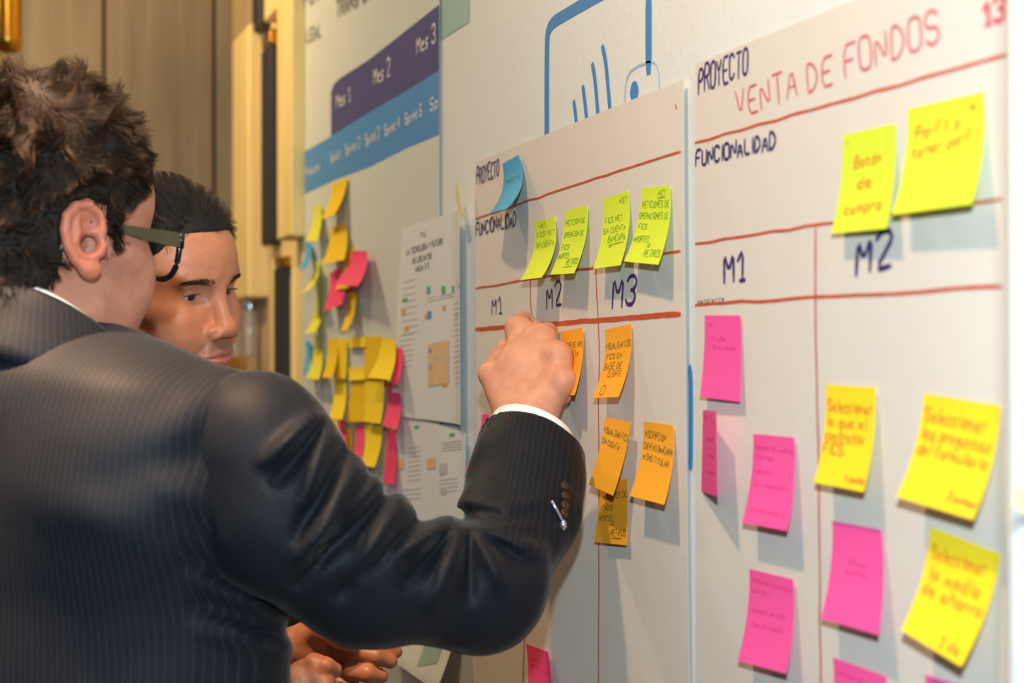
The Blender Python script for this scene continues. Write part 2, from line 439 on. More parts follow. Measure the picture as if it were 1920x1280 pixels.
def glyph_strokes(text, rnd, jit=.35):
    out = []; x = 0.0
    for ch in text:
        if ch == ' ': x += 3.2; continue
        g = GL.get(ch)
        if g is None: x += 3; continue
        dy = rnd.uniform(-jit, jit); sc = 1 + rnd.uniform(-.1, .1) * jit * 2; sl = rnd.uniform(-.06, .1) * jit * 2
        w = 0
        for st in g.split(';'):
            pts = []
            for q in st.split():
                gx, gy = int(q[0]), int(q[1]) - 2; pts.append((x + gx * sc + sl * gy, gy * sc + dy)); w = max(w, gx)
            out.append(pts)
        x += w + (1.6 if ch not in NARROW else 1.5)
    return [np.array(s, float) for s in out], max(x - 1.4, 1)

def wall_text(surf, text, BL, BR, TL, width, mat, parent, seed=1, jit=.35, name='lettering', extra=0.0):
    rnd = np.random.RandomState(seed); st, L = glyph_strokes(text, rnd, jit)
    o, ex, ey = px2yz(BL), px2yz(BR), px2yz(TL); ex = (ex - o) / L; ey = (ey - o) / 6.0
    st = [o + s[:, :1] * ex + s[:, 1:] * ey for s in st]
    v, f = ribbon(st, width, (lambda p, o: surf(p, o + extra)), .008, rnd)
    o_ = mesh_obj(name, v, f, mat, v.mean(0), False, parent=parent); o_['kind'] = 'stuff'; return o_

def wall_line(surf, pts, width, mat, parent, name='ruled_line', seed=0, smooth=0, wob=.0008):
    p = np.array([px2yz(q) for q in pts]); rnd = np.random.RandomState(seed)
    p = resample(p, .03); p[1:-1] += rnd.uniform(-wob, wob, p[1:-1].shape)
    v, f = ribbon([p], width, surf, .01, rnd, smooth)
    return mesh_obj(name, v, f, mat, v.mean(0), False, parent=parent)

M['paper'] = plain('flipchart_paper', '#D6CEC3', .75, .015, 5, bump=.0016, bscale=9)
M['poster'] = plain('poster_paper', '#CCD3CE', .5, .015, 5)
M['print'] = plain('printout_paper', '#DADFE0', .55, .02, 8)
M['indigo'] = plain('indigo_print', '#3F4684', .45, .02, 8)
M['blue'] = plain('blue_print', '#418DCB', .45, .02, 8)
M['decal'] = plain('blue_vinyl', '#3F86C4', .4, .02, 8)
M['decal_thin'] = plain('pale_blue_vinyl', '#A9C4E2', .4, .02, 8)
M['teal'] = plain('teal_vinyl', '#9CC0B6', .4, .02, 8)
M['red'] = plain('red_marker', '#C2512F', .6, .1, 60)
M['redpink'] = plain('pink_red_marker', '#CF5C66', .6, .1, 60)
M['violet'] = plain('violet_marker', '#3B2466', .55, .1, 60)
M['ink'] = plain('dark_olive_ink', '#4A4A22', .6)
M['inkgreen'] = plain('green_ink', '#3E8A2E', .6)
M['inkorange'] = plain('orange_ink', '#D9822A', .6)
M['inkred'] = plain('red_ink', '#C4491E', .6)
M['inkpink'] = plain('pink_ink', '#DE3C88', .6)
M['faint'] = plain('faint_print', '#A8ADB0', .6)
M['inkgrey'] = plain('grey_ink', '#7C7B78', .6)
M['white_ink'] = plain('white_print', '#D9DAD6', .6)
M['lime'] = plain('lime_note', '#DCF03A', .7, .02, 30, transl=.12)
M['yellow'] = plain('yellow_note', '#FDE028', .7, .02, 30, transl=.12)
M['orange'] = plain('orange_note', '#FCB02A', .7, .02, 30, transl=.12)
M['pink'] = plain('pink_note', '#FB5AA8', .7, .02, 30, transl=.12)
M['rose'] = plain('rose_note', '#F5497A', .7, .02, 30, transl=.12)
M['cyan'] = plain('blue_note', '#45A8D6', .7, .02, 30, transl=.12)
M['olive'] = plain('yellow_green_note', '#E6E23E', .7, .02, 30, transl=.12)
M['gold'] = plain('gold_note', '#F2CB18', .7, .02, 30, transl=.12)

flat = lambda lift: Surf(lift, 3, 0.0)
# --- printed drawing on the white wall
wg = empty('wall_graphic', W(1120, 120), 'blue outline device with four signal bars printed on the white wall', 'wall graphic')
fr = [px2yz(p) for p in ((1026, 300), (1026, 78), (1029, 56), (1036, 44), (1047, 35), (1217, -62), (1217, 130))]
fs = [np.array(fr[:1] + fr[1:])]
v, f = ribbon(fs, .0135, flat(.0004), .02, None, 1); mesh_obj('device_outline', v, f, M['decal'], v.mean(0), False, parent=wg)
for k, pts in enumerate((((1077, 192), (1079, 205), (1082, 235)), ((1094, 164), (1097, 185), (1101, 225)), ((1112, 122), (1117, 150), (1122, 215)), ((1131, 89), (1137, 115), (1145, 210)))):
    v, f = ribbon([np.array([px2yz(p) for p in pts])], .0078, flat(.0004), .01, None, 2)
    mesh_obj('signal_bar', v, f, M['decal'], v.mean(0), False, parent=wg)
kn = [(1172, 215), (1173, 165), (1177, 143), (1186, 130), (1200, 122), (1222, 114), (1232, 120), (1237, 140), (1238, 175), (1238, 210)]
v, f = ribbon([np.array([px2yz(p) for p in kn])], .0022, flat(.0004), .01, None, 1); mesh_obj('knob_outline', v, f, M['decal_thin'], v.mean(0), False, parent=wg)
c = px2yz((1190, 172)); ang = np.linspace(0, 2 * np.pi, 24, endpoint=False)
dv = flat(.0006)(np.stack([c[0] + .0098 * np.cos(ang), c[1] + .0105 * np.sin(ang)], -1)); mesh_obj('knob_dot', dv, [list(range(24))[::-1]], M['decal'], dv.mean(0), False, parent=wg)
v, f = ribbon([np.array([px2yz(p) for p in ((1295, 690), (1297, 720), (1297, 850), (1296, 875))])], .008, flat(.0006), .01, None, 1)
mesh_obj('blue_bar', v, f, M['decal'], v.mean(0), False, parent=wg)
def patch(name, top, bot, surf, mat, parent, n=24, off=.0006):
    t = resample(np.array([px2yz(p) for p in top]), 1e9); b_ = np.array([px2yz(p) for p in bot]); t = np.array([px2yz(p) for p in top])
    def along(p, n):
        d = np.r_[0, np.cumsum(np.linalg.norm(np.diff(p, axis=0), axis=1))]; x = np.linspace(0, d[-1], n)
        return np.stack([np.interp(x, d, p[:, k]) for k in range(2)], 1)
    a, c_ = along(t, n), along(b_, n)
    yz = np.stack([a * (1 - q) + c_ * q for q in np.linspace(0, 1, 6)], 1)
    P = surf(yz, off); f = grid_faces(n, 6)
    nn = np.cross(P[1, 0] - P[0, 0], P[0, 1] - P[0, 0])
    if nn[0] > 0: f = f[:, ::-1]
    return mesh_obj(name, P.reshape(-1, 3), f, mat, P.reshape(-1, 3).mean(0), False, parent=parent)
patch('teal_patch', [(820, -40), (881, -80)], [(820, 80), (881, 41)], flat(.0003), M['teal'], wg, 6)

# --- tall printed poster at the far left
ps = Surf(.0045, 11, .0018)
po = sheet('printed_poster', ps, [(570, -260), (829, -420), (829, 1040), (570, 890)], M['poster'], 30, 60)
finish(po, 'tall white printed poster with indigo and blue timeline bands beside the oak cladding', 'poster')
patch('indigo_band', [(626, 172), (629, 161), (640, 149), (700, 111), (770, 55), (829, 9)], [(626, 255), (629, 253), (640, 247), (700, 209), (770, 168), (829, 131)], ps, M['indigo'], po, 30)
patch('blue_band', [(572, 286), (626, 256), (700, 210), (770, 169), (829, 132)], [(572, 365), (626, 340), (700, 312), (770, 276), (829, 252)], ps, M['blue'], po, 30)
for t, a in (('Mes 1', ((637, 203), (664, 188), (637, 176))), ('Mes 2', ((708, 159), (738, 141), (708, 127))), ('Mes 3', ((788, 102), (823, 78), (788, 69)))):
    wall_text(ps, t, *a, .0036, M['white_ink'], po, 2, .05, extra=.0009)
for t, a in (('Producto', ((578, 331), (605, 317), (578, 316))), ('Sprint 1', ((626, 305), (646, 296), (626, 287))), ('Sprint 2', ((655, 291), (682, 276), (655, 272))), ('Sprint 3', ((692, 273), (718, 258), (692, 253))),
             ('Sprint 4', ((728, 255), (756, 239), (728, 235))), ('Sprint 5', ((766, 234), (797, 216), (766, 214))), ('Sp', ((813, 209), (828, 200), (813, 186)))):
    wall_text(ps, t, *a, .0030, M['white_ink'], po, 3, .05, extra=.0009)
wall_text(ps, 'LEGAL', (578, 81), (606, 68), (578, 58), .006, M['inkgrey'], po, 4, .05)
wall_text(ps, 'TRANSFORMA', (636, 32), (720, -14), (636, 4), .009, M['inkgrey'], po, 5, .05)
wall_text(ps, 'PLAN', (576, 12), (610, -6), (576, -14), .009, M['inkgrey'], po, 6, .05)

# --- printed infographic sheets in the gap
def curl_right(y, z): return .0
y_r = px2yz((897, 600))[0]; y_l = px2yz((750, 600))[0]
is_ = Surf(.0105, 17, .0025, lambda y, z: .012 * np.clip((y_r + .09 - y) / .09, 0, 1) ** 2)
inf = sheet('infographic_sheet', is_, [(766, 428), (886, 392), (889, 796), (746, 778)], M['print'], 24, 34)
finish(inf, 'white printed infographic sheet with small coloured icons left of the flip chart', 'printed sheet')
for t, a in (('TU', ((802, 446), (812, 442), (802, 438))), ('LA TECNOLOGIA Y FUTURO', ((775, 478), (846, 457), (775, 468))), ('DE LOS DATOS', ((787, 494), (824, 484), (787, 485))), ('HACIA 2020', ((793, 510), (821, 501), (793, 501)))):
    wall_text(is_, t, *a, .0022, M['inkgrey'], inf, 7, .05)
rnd = np.random.RandomState(5)
def icon(name, px, py, w, h, mat, parent, surf):
    return patch(name, [(px, py), (px + w, py - w * .2)], [(px, py + h), (px + w, py + h - w * .2)], surf, mat, parent, 4, .0008)
ic_teal = plain('icon_teal', '#4FB0A8', .6); ic_green = plain('icon_green', '#5FB04E', .6); ic_or = plain('icon_orange', '#E3A545', .6); ic_blue = plain('icon_blue', '#4C8FC8', .6); ic_peach = plain('icon_peach', '#DDB98E', .6); ic_grey = plain('icon_grey', '#B9BDBC', .6)
for px, py, w, h, mt in ((815, 538, 7, 13, ic_teal), (844, 537, 7, 14, ic_green), (865, 536, 5, 12, ic_teal), (846, 573, 6, 9, ic_or), (812, 588, 5, 10, ic_or), (817, 584, 7, 14, ic_blue), (768, 560, 10, 6, ic_green),
                          (766, 580, 8, 12, ic_or), (772, 612, 8, 9, ic_or), (874, 586, 4, 8, ic_grey), (818, 645, 40, 80, ic_peach), (819, 653, 6, 9, ic_blue), (820, 683, 6, 9, ic_blue), (852, 668, 6, 18, ic_green), (830, 670, 14, 8, ic_grey), (845, 713, 10, 12, ic_or)):
    icon('printed_icon', px, py, w, h, mt, inf, is_)
st = []
for px0, px1, py0, py1, n in ((766, 800, 530, 640, 9), (812, 838, 560, 572, 2), (836, 872, 556, 566, 2), (878, 892, 530, 545, 3), (868, 890, 570, 730, 16), (760, 790, 630, 700, 7)):
    for k in range(n):
        y = py0 + (py1 - py0) * k / max(n, 1); a = rnd.uniform(0, 4); st.append(np.array([px2yz((px0 + a, y)), px2yz((px1 - rnd.uniform(0, 8), y - (px1 - px0) * .18))]))
v, f = ribbon(st, .0010, is_, .02, None, 0); o = mesh_obj('small_print', v, f, M['faint'], v.mean(0), False, parent=inf); o['kind'] = 'stuff'
z_b = px2yz((860, 1278))[1]
s2 = Surf(.0075, 23, .0028, lambda y, z: .03 * np.clip((z_b + .14 - z) / .14, 0, 1) ** 2 + .006 * np.clip((y_r + .08 - y) / .08, 0, 1) ** 2)
in2 = sheet('second_infographic_sheet', s2, [(744, 770), (889, 812), (872, 1292), (742, 1210)], M['print'], 22, 40)
finish(in2, 'faded printed sheet hanging below the infographic with a curled bottom corner', 'printed sheet')
for px, py, w, h, mt in ((752, 860, 16, 22, ic_peach), (812, 860, 16, 20, ic_peach), (836, 870, 14, 20, ic_grey), (788, 798, 9, 5, ic_green), (855, 812, 9, 6, ic_green), (838, 915, 10, 12, ic_grey), (828, 1200, 30, 46, M['teal'])):
    icon('printed_icon', px, py, w, h, mt, in2, s2)
st = []
for px0, px1, py0, py1, n in ((840, 880, 830, 850, 4), (775, 800, 840, 910, 8), (835, 870, 900, 930, 4), (755, 800, 920, 945, 3)):
    for k in range(n):
        y = py0 + (py1 - py0) * k / n; st.append(np.array([px2yz((px0, y)), px2yz((px1, y - 4))]))
v, f = ribbon(st, .0010, s2, .02, None, 0); o = mesh_obj('small_print', v, f, M['faint'], v.mean(0), False, parent=in2); o['kind'] = 'stuff'
tape = sheet('tape_strip', Surf(.02, 1, 0), [(880, 345), (887, 343), (898, 405), (891, 412)], plain('yellowed_tape', '#D8D6A8', .3), 3, 5)
finish(tape, 'strip of yellowish adhesive tape at the top corner of the infographic sheet', 'tape')

# --- the two flip chart sheets
z_top1 = px2yz((1292, 150))
ms = Surf(.0045, 31, .0022)
mid = sheet('flipchart_sheet', ms, [(897, 305), (1292, 150), (1306, 1900), (897, 1560)], M['paper'], 60, 60)
finish(mid, 'flip chart sheet with three ruled columns M1 M2 M3 and orange notes', 'flip chart sheet', 'hand ruled flip chart sheets')
rs_ = Surf(.0045, 37, .0024)
rgt = sheet('flipchart_sheet', rs_, [(1313, 120), (1915, -117), (1915, 2300), (1314, 1960)], M['paper'], 60, 60)
finish(rgt, 'flip chart sheet headed VENTA DE FONDOS with pink and yellow notes', 'flip chart sheet', 'hand ruled flip chart sheets')
for k, (pts, w) in enumerate(((((898, 411), (1000, 376), (1287, 285)), .0024), (((898, 541), (1060, 513), (1287, 471)), .0026), (((898, 617), (1100, 602), (1286, 589)), .0052), (((1001, 522), (1001, 560), (1004, 607), (986, 1300)), .0026), (((1127, 503), (1129, 560), (1133, 640), (1131, 760), (1128, 1300)), .0022))):
    wall_line(ms, pts, w, M['red'], mid, seed=k)
wall_line(ms, ((1277, 198), (1279, 204)), .003, M['red'], mid, 'red_tick')
wall_text(ms, 'PROYECTO', (900, 347), (942, 330), (900, 317), .0030, M['violet'], mid, 8)
wall_text(ms, 'FUNCIONALIDAD', (899, 441), (974, 424), (899, 417), .0030, M['violet'], mid, 9)
wall_text(ms, 'M1', (928, 590), (947, 588), (928, 556), .0030, M['violet'], mid, 10)
wall_text(ms, 'M2', (1032, 577), (1060, 572), (1032, 533), .0036, M['violet'], mid, 11)
wall_text(ms, 'M3', (1158, 574), (1202, 570), (1162, 518), .0042, M['violet'], mid, 12)
for k, (pts, w) in enumerate(((((1313, 268), (1500, 216), (1905, 104)), .0024), (((1313, 457), (1560, 420), (1895, 374)), .0024), (((1313, 572), (1400, 566), (1895, 537)), .0027), (((1542, 421), (1542, 560), (1550, 1300)), .0024))):
    wall_line(rs_, pts, w, M['red'], rgt, seed=10 + k)
wall_text(rs_, 'PROYECTO', (1319, 178), (1413, 136), (1319, 132), .0030, M['violet'], rgt, 13)
wall_text(rs_, 'FUNCIONALIDAD', (1314, 311), (1464, 278), (1314, 284), .0030, M['violet'], rgt, 14)
wall_text(rs_, 'VENTA DE FONDOS', (1393, 222), (1780, 78), (1390, 172), .0024, M['redpink'], rgt, 15)
wall_text(rs_, '13', (1862, 50), (1902, 34), (1862, 4), .0040, M['redpink'], rgt, 16)
wall_text(rs_, 'M1', (1368, 528), (1407, 522), (1368, 474), .0042, M['violet'], rgt, 17)
wall_text(rs_, 'M2', (1619, 516), (1684, 496), (1621, 452), .0044, M['violet'], rgt, 18)
wall_text(rs_, 'pendiente', (1317, 568), (1368, 563), (1317, 560), .0006, M['violet'], rgt, 19)

# ------------------------------------------------------------------ sticky notes
def note(quad, mat, label, lifts=(.008, .008, .03, .03), lines=(), ink='ink', group=None, curl=1.8, base=.0, bulge=0.0, iw=.0007, n=8, m=16, seed=0):
    """quad: TL TR BR BL pixels; lifts: distance of each corner from the wall; lines: (text, u0, u1, vbase, vheight)"""
    q = [W(p[0], p[1], l + base) for p, l in zip(quad, lifts)]
    lv = [l + base for l in lifts]
    Wd = np.linalg.norm(q[1] - q[0]); Hd = np.linalg.norm(q[3] - q[0])
    def Pm(u, v, off=0.0):
        u = np.asarray(u)[..., None]; v = np.asarray(v)[..., None]
        top = q[0] * (1 - u) + q[1] * u; bot = q[3] * (1 - u) + q[2] * u
        P = top * (1 - v) + bot * v
        vv = v ** curl
        l = (lv[0] * (1 - u) + lv[1] * u) * (1 - vv) + (lv[3] * (1 - u) + lv[2] * u) * vv
        lin = (lv[0] * (1 - u) + lv[1] * u) * (1 - v) + (lv[3] * (1 - u) + lv[2] * u) * v
        P = P.copy(); P[..., 0:1] -= (l - lin) + bulge * 4 * u * (1 - u) * v
        return P
    uu, vv = np.meshgrid(np.linspace(0, 1, n), np.linspace(0, 1, m), indexing='ij')
    P = Pm(uu, vv); N = gnormals(P); V, f = shell(P, n, m, .0003, N)
    if N.reshape(-1, 3)[0] @ np.cross(V[f[0][1]] - V[f[0][0]], V[f[0][3]] - V[f[0][0]]) < 0: f = f[:, ::-1]
    o = mesh_obj('sticky_note', V, f, M[mat], (q[0] + q[1]) / 2, True)
    finish(o, label, 'sticky note', group)
    if lines:
        rnd = np.random.RandomState(seed + 50); sts = []
        for ln in lines:
            if ln[0] == '_':
                sts.append(np.array([[ln[1] * Wd, ln[3] * Hd], [ln[2] * Wd, (ln[3] - .01) * Hd]])); continue
            s, L = glyph_strokes(ln[0], rnd, .4); vb, vh = ln[3], ln[4]; sl = ln[5] if len(ln) > 5 else 0
            for t in s:
                a = ln[1] + (ln[2] - ln[1]) * t[:, 0] / L; b_ = vb - vh * t[:, 1] / 6 + sl * (a - ln[1])
                sts.append(np.stack([a * Wd, b_ * Hd], 1))
        def Mf(p, off):
            u, v = p[:, 0] / Wd, p[:, 1] / Hd; P = Pm(u, v)
            e = 1e-3; N = np.cross(Pm(u + e, v) - P, Pm(u, v + e) - P); N /= np.linalg.norm(N, axis=1, keepdims=True) + 1e-12
            N[N[:, 0] > 0] *= -1
            return P + N * off
        vv_, ff_ = ribbon(sts, iw, Mf, .006, rnd)
        t = mesh_obj('handwriting', vv_, ff_, M[ink], vv_.mean(0), False, parent=o); t['kind'] = 'stuff'
    return o

G1 = 'sticky notes on the printed poster'; G2 = 'lime notes in the functionality row of the middle sheet'; G3 = 'orange notes on the middle sheet'
G4 = 'notes on the right flip chart sheet'
# middle flip chart sheet
note([(942, 307), (972, 290), (948, 392), (913, 404)], 'cyan', 'curled sky blue note beside the word PROYECTO on the middle sheet', (.007, .009, .045, .035), (('PROYECTO', .2, .9, .42, .06),), 'inkgreen', None, 2.6, bulge=.004)
note([(1001, 416), (1039, 406), (1015, 520), (975, 525)], 'lime', 'leftmost lime note above M2, curling most at its foot', (.007, .008, .036, .034), (('NET', .25, .55, .13, .06), ('FICS NET', .1, .95, .28, .08), ('SIN CUENTA', .1, .95, .47, .09)), 'inkgreen', G2, 2.2)
note([(1059, 395), (1101, 385), (1076, 512), (1031, 515)], 'lime', 'second lime note from the left, four lines ending RETIROS with underline, above M2', (.007, .008, .028, .026), (('PETICION DE', .08, .9, .24, .075), ('OPERACION DE', .08, .9, .43, .075), ('FICS', .08, .4, .62, .075), ('APORTES', .05, .5, .76, .08), ('RETIROS', .5, .98, .86, .085), ('_', .45, .8, .9, 0)), 'inkgreen', G2, 2.0)
note([(1130, 373), (1178, 357), (1163, 497), (1112, 504)], 'lime', 'lime note with underlined word BANCARIA above M3, left of the pair', (.007, .008, .026, .024), (('NET', .65, .95, .14, .07), ('FICS NET', .1, .75, .37, .08), ('SIN CUENTA', .05, .9, .52, .08), ('BANCARIA', .3, .95, .65, .09), ('_', .35, .9, .69, 0), ('_', .38, .5, .72, 0)), 'inkgreen', G2, 2.0)
note([(1203, 352), (1256, 348), (1234, 496), (1170, 490)], 'lime', 'lime note with the most lines of writing above M3, rightmost of the four', (.007, .008, .026, .024), (('NET', .6, .85, .12, .07), ('_', .58, .84, .15, 0), ('PETICIONES DE', .08, .97, .27, .085), ('OPERACIONES DE', .04, .97, .42, .08), ('FICS', .08, .35, .56, .07), ('APORTES,', .05, .55, .73, .08), ('O', .52, .6, .79, .04), ('RETIROS', .5, .97, .91, .09)), 'inkgreen', G2, 2.0)
note([(1018, 617), (1047, 613), (1040, 716), (1008, 720)], 'orange', 'orange note pinched under the front man\'s fingers', (.007, .008, .010, .010), (('DE', .4, .9, .3, .08), ('FICS', .1, .9, .45, .08)), 'ink', G3)
note([(1051, 622), (1092, 614), (1077, 741), (1046, 737)], 'orange', 'orange note partly hidden right of the hand', (.007, .008, .026, .022), (('HACER DE APO', .05, .98, .28, .085), ('FICS DE LA', .15, .8, .41, .08)), 'ink', G3)
note([(1134, 618), (1183, 607), (1159, 744), (1111, 746)], 'orange', 'orange note with a small circled number beneath M3, topmost of its column', (.007, .008, .028, .026), (('VISUALIZAR LOS', .05, .98, .3, .085), ('FICS EN', .1, .7, .45, .07), ('BASE DE', .1, .75, .6, .09), ('CLIENTE', .3, .8, .71, .08), ('O', .22, .38, .96, .13)), 'ink', G3, 2.0)
note([(1125, 908), (1176, 897), (1174, 1022), (1114, 1016)], 'orange', 'orange note half covered by the one above it, lowest in the M3 column', (.007, .007, .012, .012), (('APORTES DE', .15, .98, .27, .085), ('FONDOS', .1, .5, .46, .085), ('APORTES', .08, .5, .63, .085), ('O', .5, .58, .7, .05), ('RETIROS', .5, .97, .87, .1), ('_', .55, .85, .91, 0)), 'ink', G3)
note([(1134, 781), (1182, 791), (1149, 929), (1104, 908)], 'orange', 'orange note overlapping the lowest one beneath M3, two lines of writing', (.016, .016, .030, .030), (('VISUALIZAR FICS', .04, .99, .22, .085, .05), ('SIN CUENTA', .04, .75, .38, .08, .05)), 'ink', G3, 1.6)
note([(1207, 790), (1262, 797), (1245, 946), (1180, 929)], 'orange', 'orange note standing alone at the right edge of the middle sheet', (.007, .008, .026, .026), (('INSCRIPCION', .05, .75, .2, .09, .04), ('CUENTAS BANCARIA', .05, .98, .36, .085, .04), ('MISMO TITULAR', .08, .9, .5, .08, .06)), 'ink', G3, 1.8)
note([(903, 777), (916, 776), (888, 881), (872, 880)], 'pink', 'narrow pink note seen edge on behind the raised sleeve', (.007, .008, .045, .03))
note([(986, 1206), (1027, 1222), (1033, 1345), (986, 1335)], 'rose', 'rose pink note cut by the bottom of the picture under the elbow', (.007, .008, .02, .02), (('CONSULTA', .1, .9, .2, .05, .05), ('DE SALDO', .1, .9, .32, .05, .05)), 'inkpink')
# right flip chart sheet
note([(1580, 253), (1678, 231), (1662, 428), (1558, 438)], 'lime', 'lime note reading Boton de compra above M2 on the right sheet', (.007, .008, .020, .018), (('i', .06, .1, .11, .05), ('Bot\u00f3n', .25, .75, .36, .12, -.04), ('de', .35, .6, .57, .12), ('compra', .18, .85, .82, .12, -.03)), 'inkorange', G4, 2.0, iw=.0018)
note([(1702, 204), (1843, 172), (1822, 382), (1671, 403)], 'lime', 'largest looking lime note reading Perfil o tener perfil, top right', (.007, .008, .024, .022), (('o', .84, .9, .13, .07), ('Perfil o', .12, .7, .31, .13, -.05), ('tener perfil', .1, .95, .48, .12, -.08)), 'inkorange', G4, 2.0, iw=.0018)
note([(1321, 591), (1388, 591), (1387, 753), (1312, 744)], 'pink', 'topmost pink note under M1 on the right sheet, lying flat', (.007, .007, .012, .014), (('o', .15, .22, .12, .05), ('Ayuda', .2, .6, .3, .06), ('Simulador', .25, .9, .4, .05)), 'inkpink', G4)
note([(1318, 768), (1343, 771), (1345, 931), (1315, 921)], 'pink', 'pink note turned edge on, standing out from the left edge of the right sheet', (.007, .026, .030, .007), (('F L', .2, .8, .13, .06), ('es', .4, .8, .35, .05), ('re', .4, .8, .55, .05), ('cto', .4, .9, .75, .05)), 'inkpink', G4, 1.0)
note([(1412, 813), (1489, 820), (1475, 995), (1391, 979)], 'pink', 'pink note with four lines of faint writing, middle of the M1 column', (.007, .008, .022, .022), (('Nombre de cuenta', .05, .97, .16, .06, .02), ('Correo', .1, .5, .28, .06), ('usuario', .1, .5, .43, .06), ('Cel o documento', .1, .85, .58, .06), ('cuestionario', .15, .9, .85, .05, .02)), 'inkpink', G4, 1.8)
note([(1405, 1066), (1487, 1086), (1474, 1263), (1383, 1238)], 'pink', 'lowest whole pink note in the M1 column of the right sheet', (.007, .008, .022, .022), (('Datos de contacto', .06, .95, .12, .06, .03), ('email', .1, .5, .24, .06), ('numero celular', .1, .85, .45, .06), ('tipo de cliente', .15, .8, .6, .06)), 'inkpink', G4, 1.8)
note([(1547, 721), (1640, 726), (1619, 922), (1526, 904)], 'yellow', 'yellow note reading Seleccionar with four lines, over the column line of the right sheet', (.007, .008, .024, .024), (('Seleccionar', .06, .95, .26, .12, .0), ('lo que el', .05, .85, .42, .11, .0), ('contratar', .05, .85, .56, .11), ('FICS', .05, .45, .7, .11), ('1 punto', .6, .97, .93, .06)), 'inkorange', G4, 1.8, iw=.0018)
note([(1731, 737), (1875, 760), (1824, 974), (1680, 931)], 'yellow', 'upper of two large yellow notes at the right, reading las preguntas', (.007, .008, .028, .028), (('Seleccionar', .06, .85, .25, .13, .01), ('las preguntas', .06, .95, .42, .12, .01), ('del formulario', .06, .95, .57, .12, .01), ('2 puntos', .62, .97, .9, .07, .02)), 'inkorange', G4, 1.8, iw=.0018)
note([(1560, 976), (1652, 993), (1646, 1190), (1539, 1159)], 'pink', 'plain looking pink note on the column line below the yellow Seleccionar note', (.007, .008, .022, .022), (('Ofrecer', .35, .7, .4, .05), ('cuenta', .3, .7, .5, .05)), 'inkpink', G4, 1.8)
note([(1743, 987), (1875, 1038), (1802, 1249), (1689, 1181)], 'yellow', 'lower of two large yellow notes at the right, tilted, reading de ahorro', (.007, .008, .030, .030), (('Seleccionar', .08, .85, .28, .13, -.06), ('lo medio', .1, .85, .47, .12, -.03), ('de ahorro', .08, .95, .62, .12, -.03), ('2 dia', .6, .9, .95, .09)), 'inkorange', G4, 1.8, iw=.0018)
note([(1562, 1232), (1661, 1268), (1652, 1450), (1545, 1420)], 'pink', 'pink note cut by the bottom edge below the column line of the right sheet', (.007, .008, .022, .022), (('Datos de cobro', .08, .9, .14, .05, .05),), 'inkpink', G4)
note([(1734, 1264), (1815, 1290), (1800, 1470), (1715, 1440)], 'pink', 'sliver of pink note at the bottom edge under the tilted yellow note', (.007, .008, .022, .022), (), 'inkpink', G4)
# the note on the white partition
pq = [w_at(1911, 868, EDGE - .031), w_at(1990, 872, EDGE - .031), w_at(1990, 975, EDGE - .036), w_at(1909, 945, EDGE - .036)]
def flat_note(q, mat, label):
    a = np.array(q); c = a.copy(); c[:, 1] += .0004
    V = np.concatenate([a, c]); f = [[0, 1, 2, 3], [7, 6, 5, 4], [0, 4, 5, 1], [1, 5, 6, 2], [2, 6, 7, 3], [3, 7, 4, 0]]
    return finish(mesh_obj('sticky_note', V, f, M[mat], a.mean(0), False), label, 'sticky note')
for p in pq: p[1] = min(p[1], pe[1] - .031)
flat_note(pq, 'yellow', 'blurred pale yellow note on the white partition at the right edge')
# poster notes, far left column
def pn(quad, mat, label, l=(.009, .009, .03, .03), **k): return note(quad, mat, label, l, group=G1, n=5, m=10, **k)
pn([(588, 386), (601, 384), (594, 452), (574, 450)], 'olive', 'yellow green note at the top of the far left column on the poster')
pn([(572, 455), (581, 454), (572, 504), (559, 507)], 'cyan', 'blue note overhanging the poster edge, upper of two blue ones', (.009, .009, .04, .04))
pn([(590, 487), (597, 490), (578, 545), (566, 549)], 'olive', 'thin yellow green note hanging aslant below the upper blue note', (.009, .009, .045, .045))
pn([(592, 498), (598, 498), (597, 592), (592, 592)], 'olive', 'yellow green note seen edge on in the far left column', (.009, .02, .02, .009))
pn([(587, 585), (600, 588), (590, 622), (570, 626)], 'olive', 'small yellow green note below the edge on one')
pn([(572, 640), (581, 639), (573, 702), (566, 701)], 'cyan', 'lower blue note at the poster edge beside a yellow one')
pn([(586, 656), (602, 655), (597, 712), (574, 708)], 'olive', 'yellow green note right of the lower blue note')
pn([(591, 628), (600, 628), (598, 660), (590, 660)], 'olive', 'short green note tucked above the lowest yellow green note', (.009, .009, .012, .012))
pn([(622, 346), (651, 332), (627, 402), (602, 411)], 'gold', 'golden note overlapping the blue band, topmost of the poster notes')
pn([(620, 426), (647, 417), (645, 487), (603, 495)], 'gold', 'golden note second from the top on the poster')
pn([(618, 512), (644, 497), (641, 570), (606, 583)], 'rose', 'rose note below the golden notes, partly behind the bright pink one')
pn([(650, 468), (668, 465), (664, 540), (629, 542)], 'gold', 'golden note just showing behind the bright pink note', (.009, .009, .022, .022))
pn([(660, 470), (687, 470), (671, 536), (628, 533)], 'rose', 'bright pink curled note, upper and more to the right of the pink pair', (.016, .016, .045, .04))
pn([(654, 547), (669, 548), (651, 619), (638, 620)], 'gold', 'thin golden note hanging under the bright pink note', (.009, .009, .03, .03))
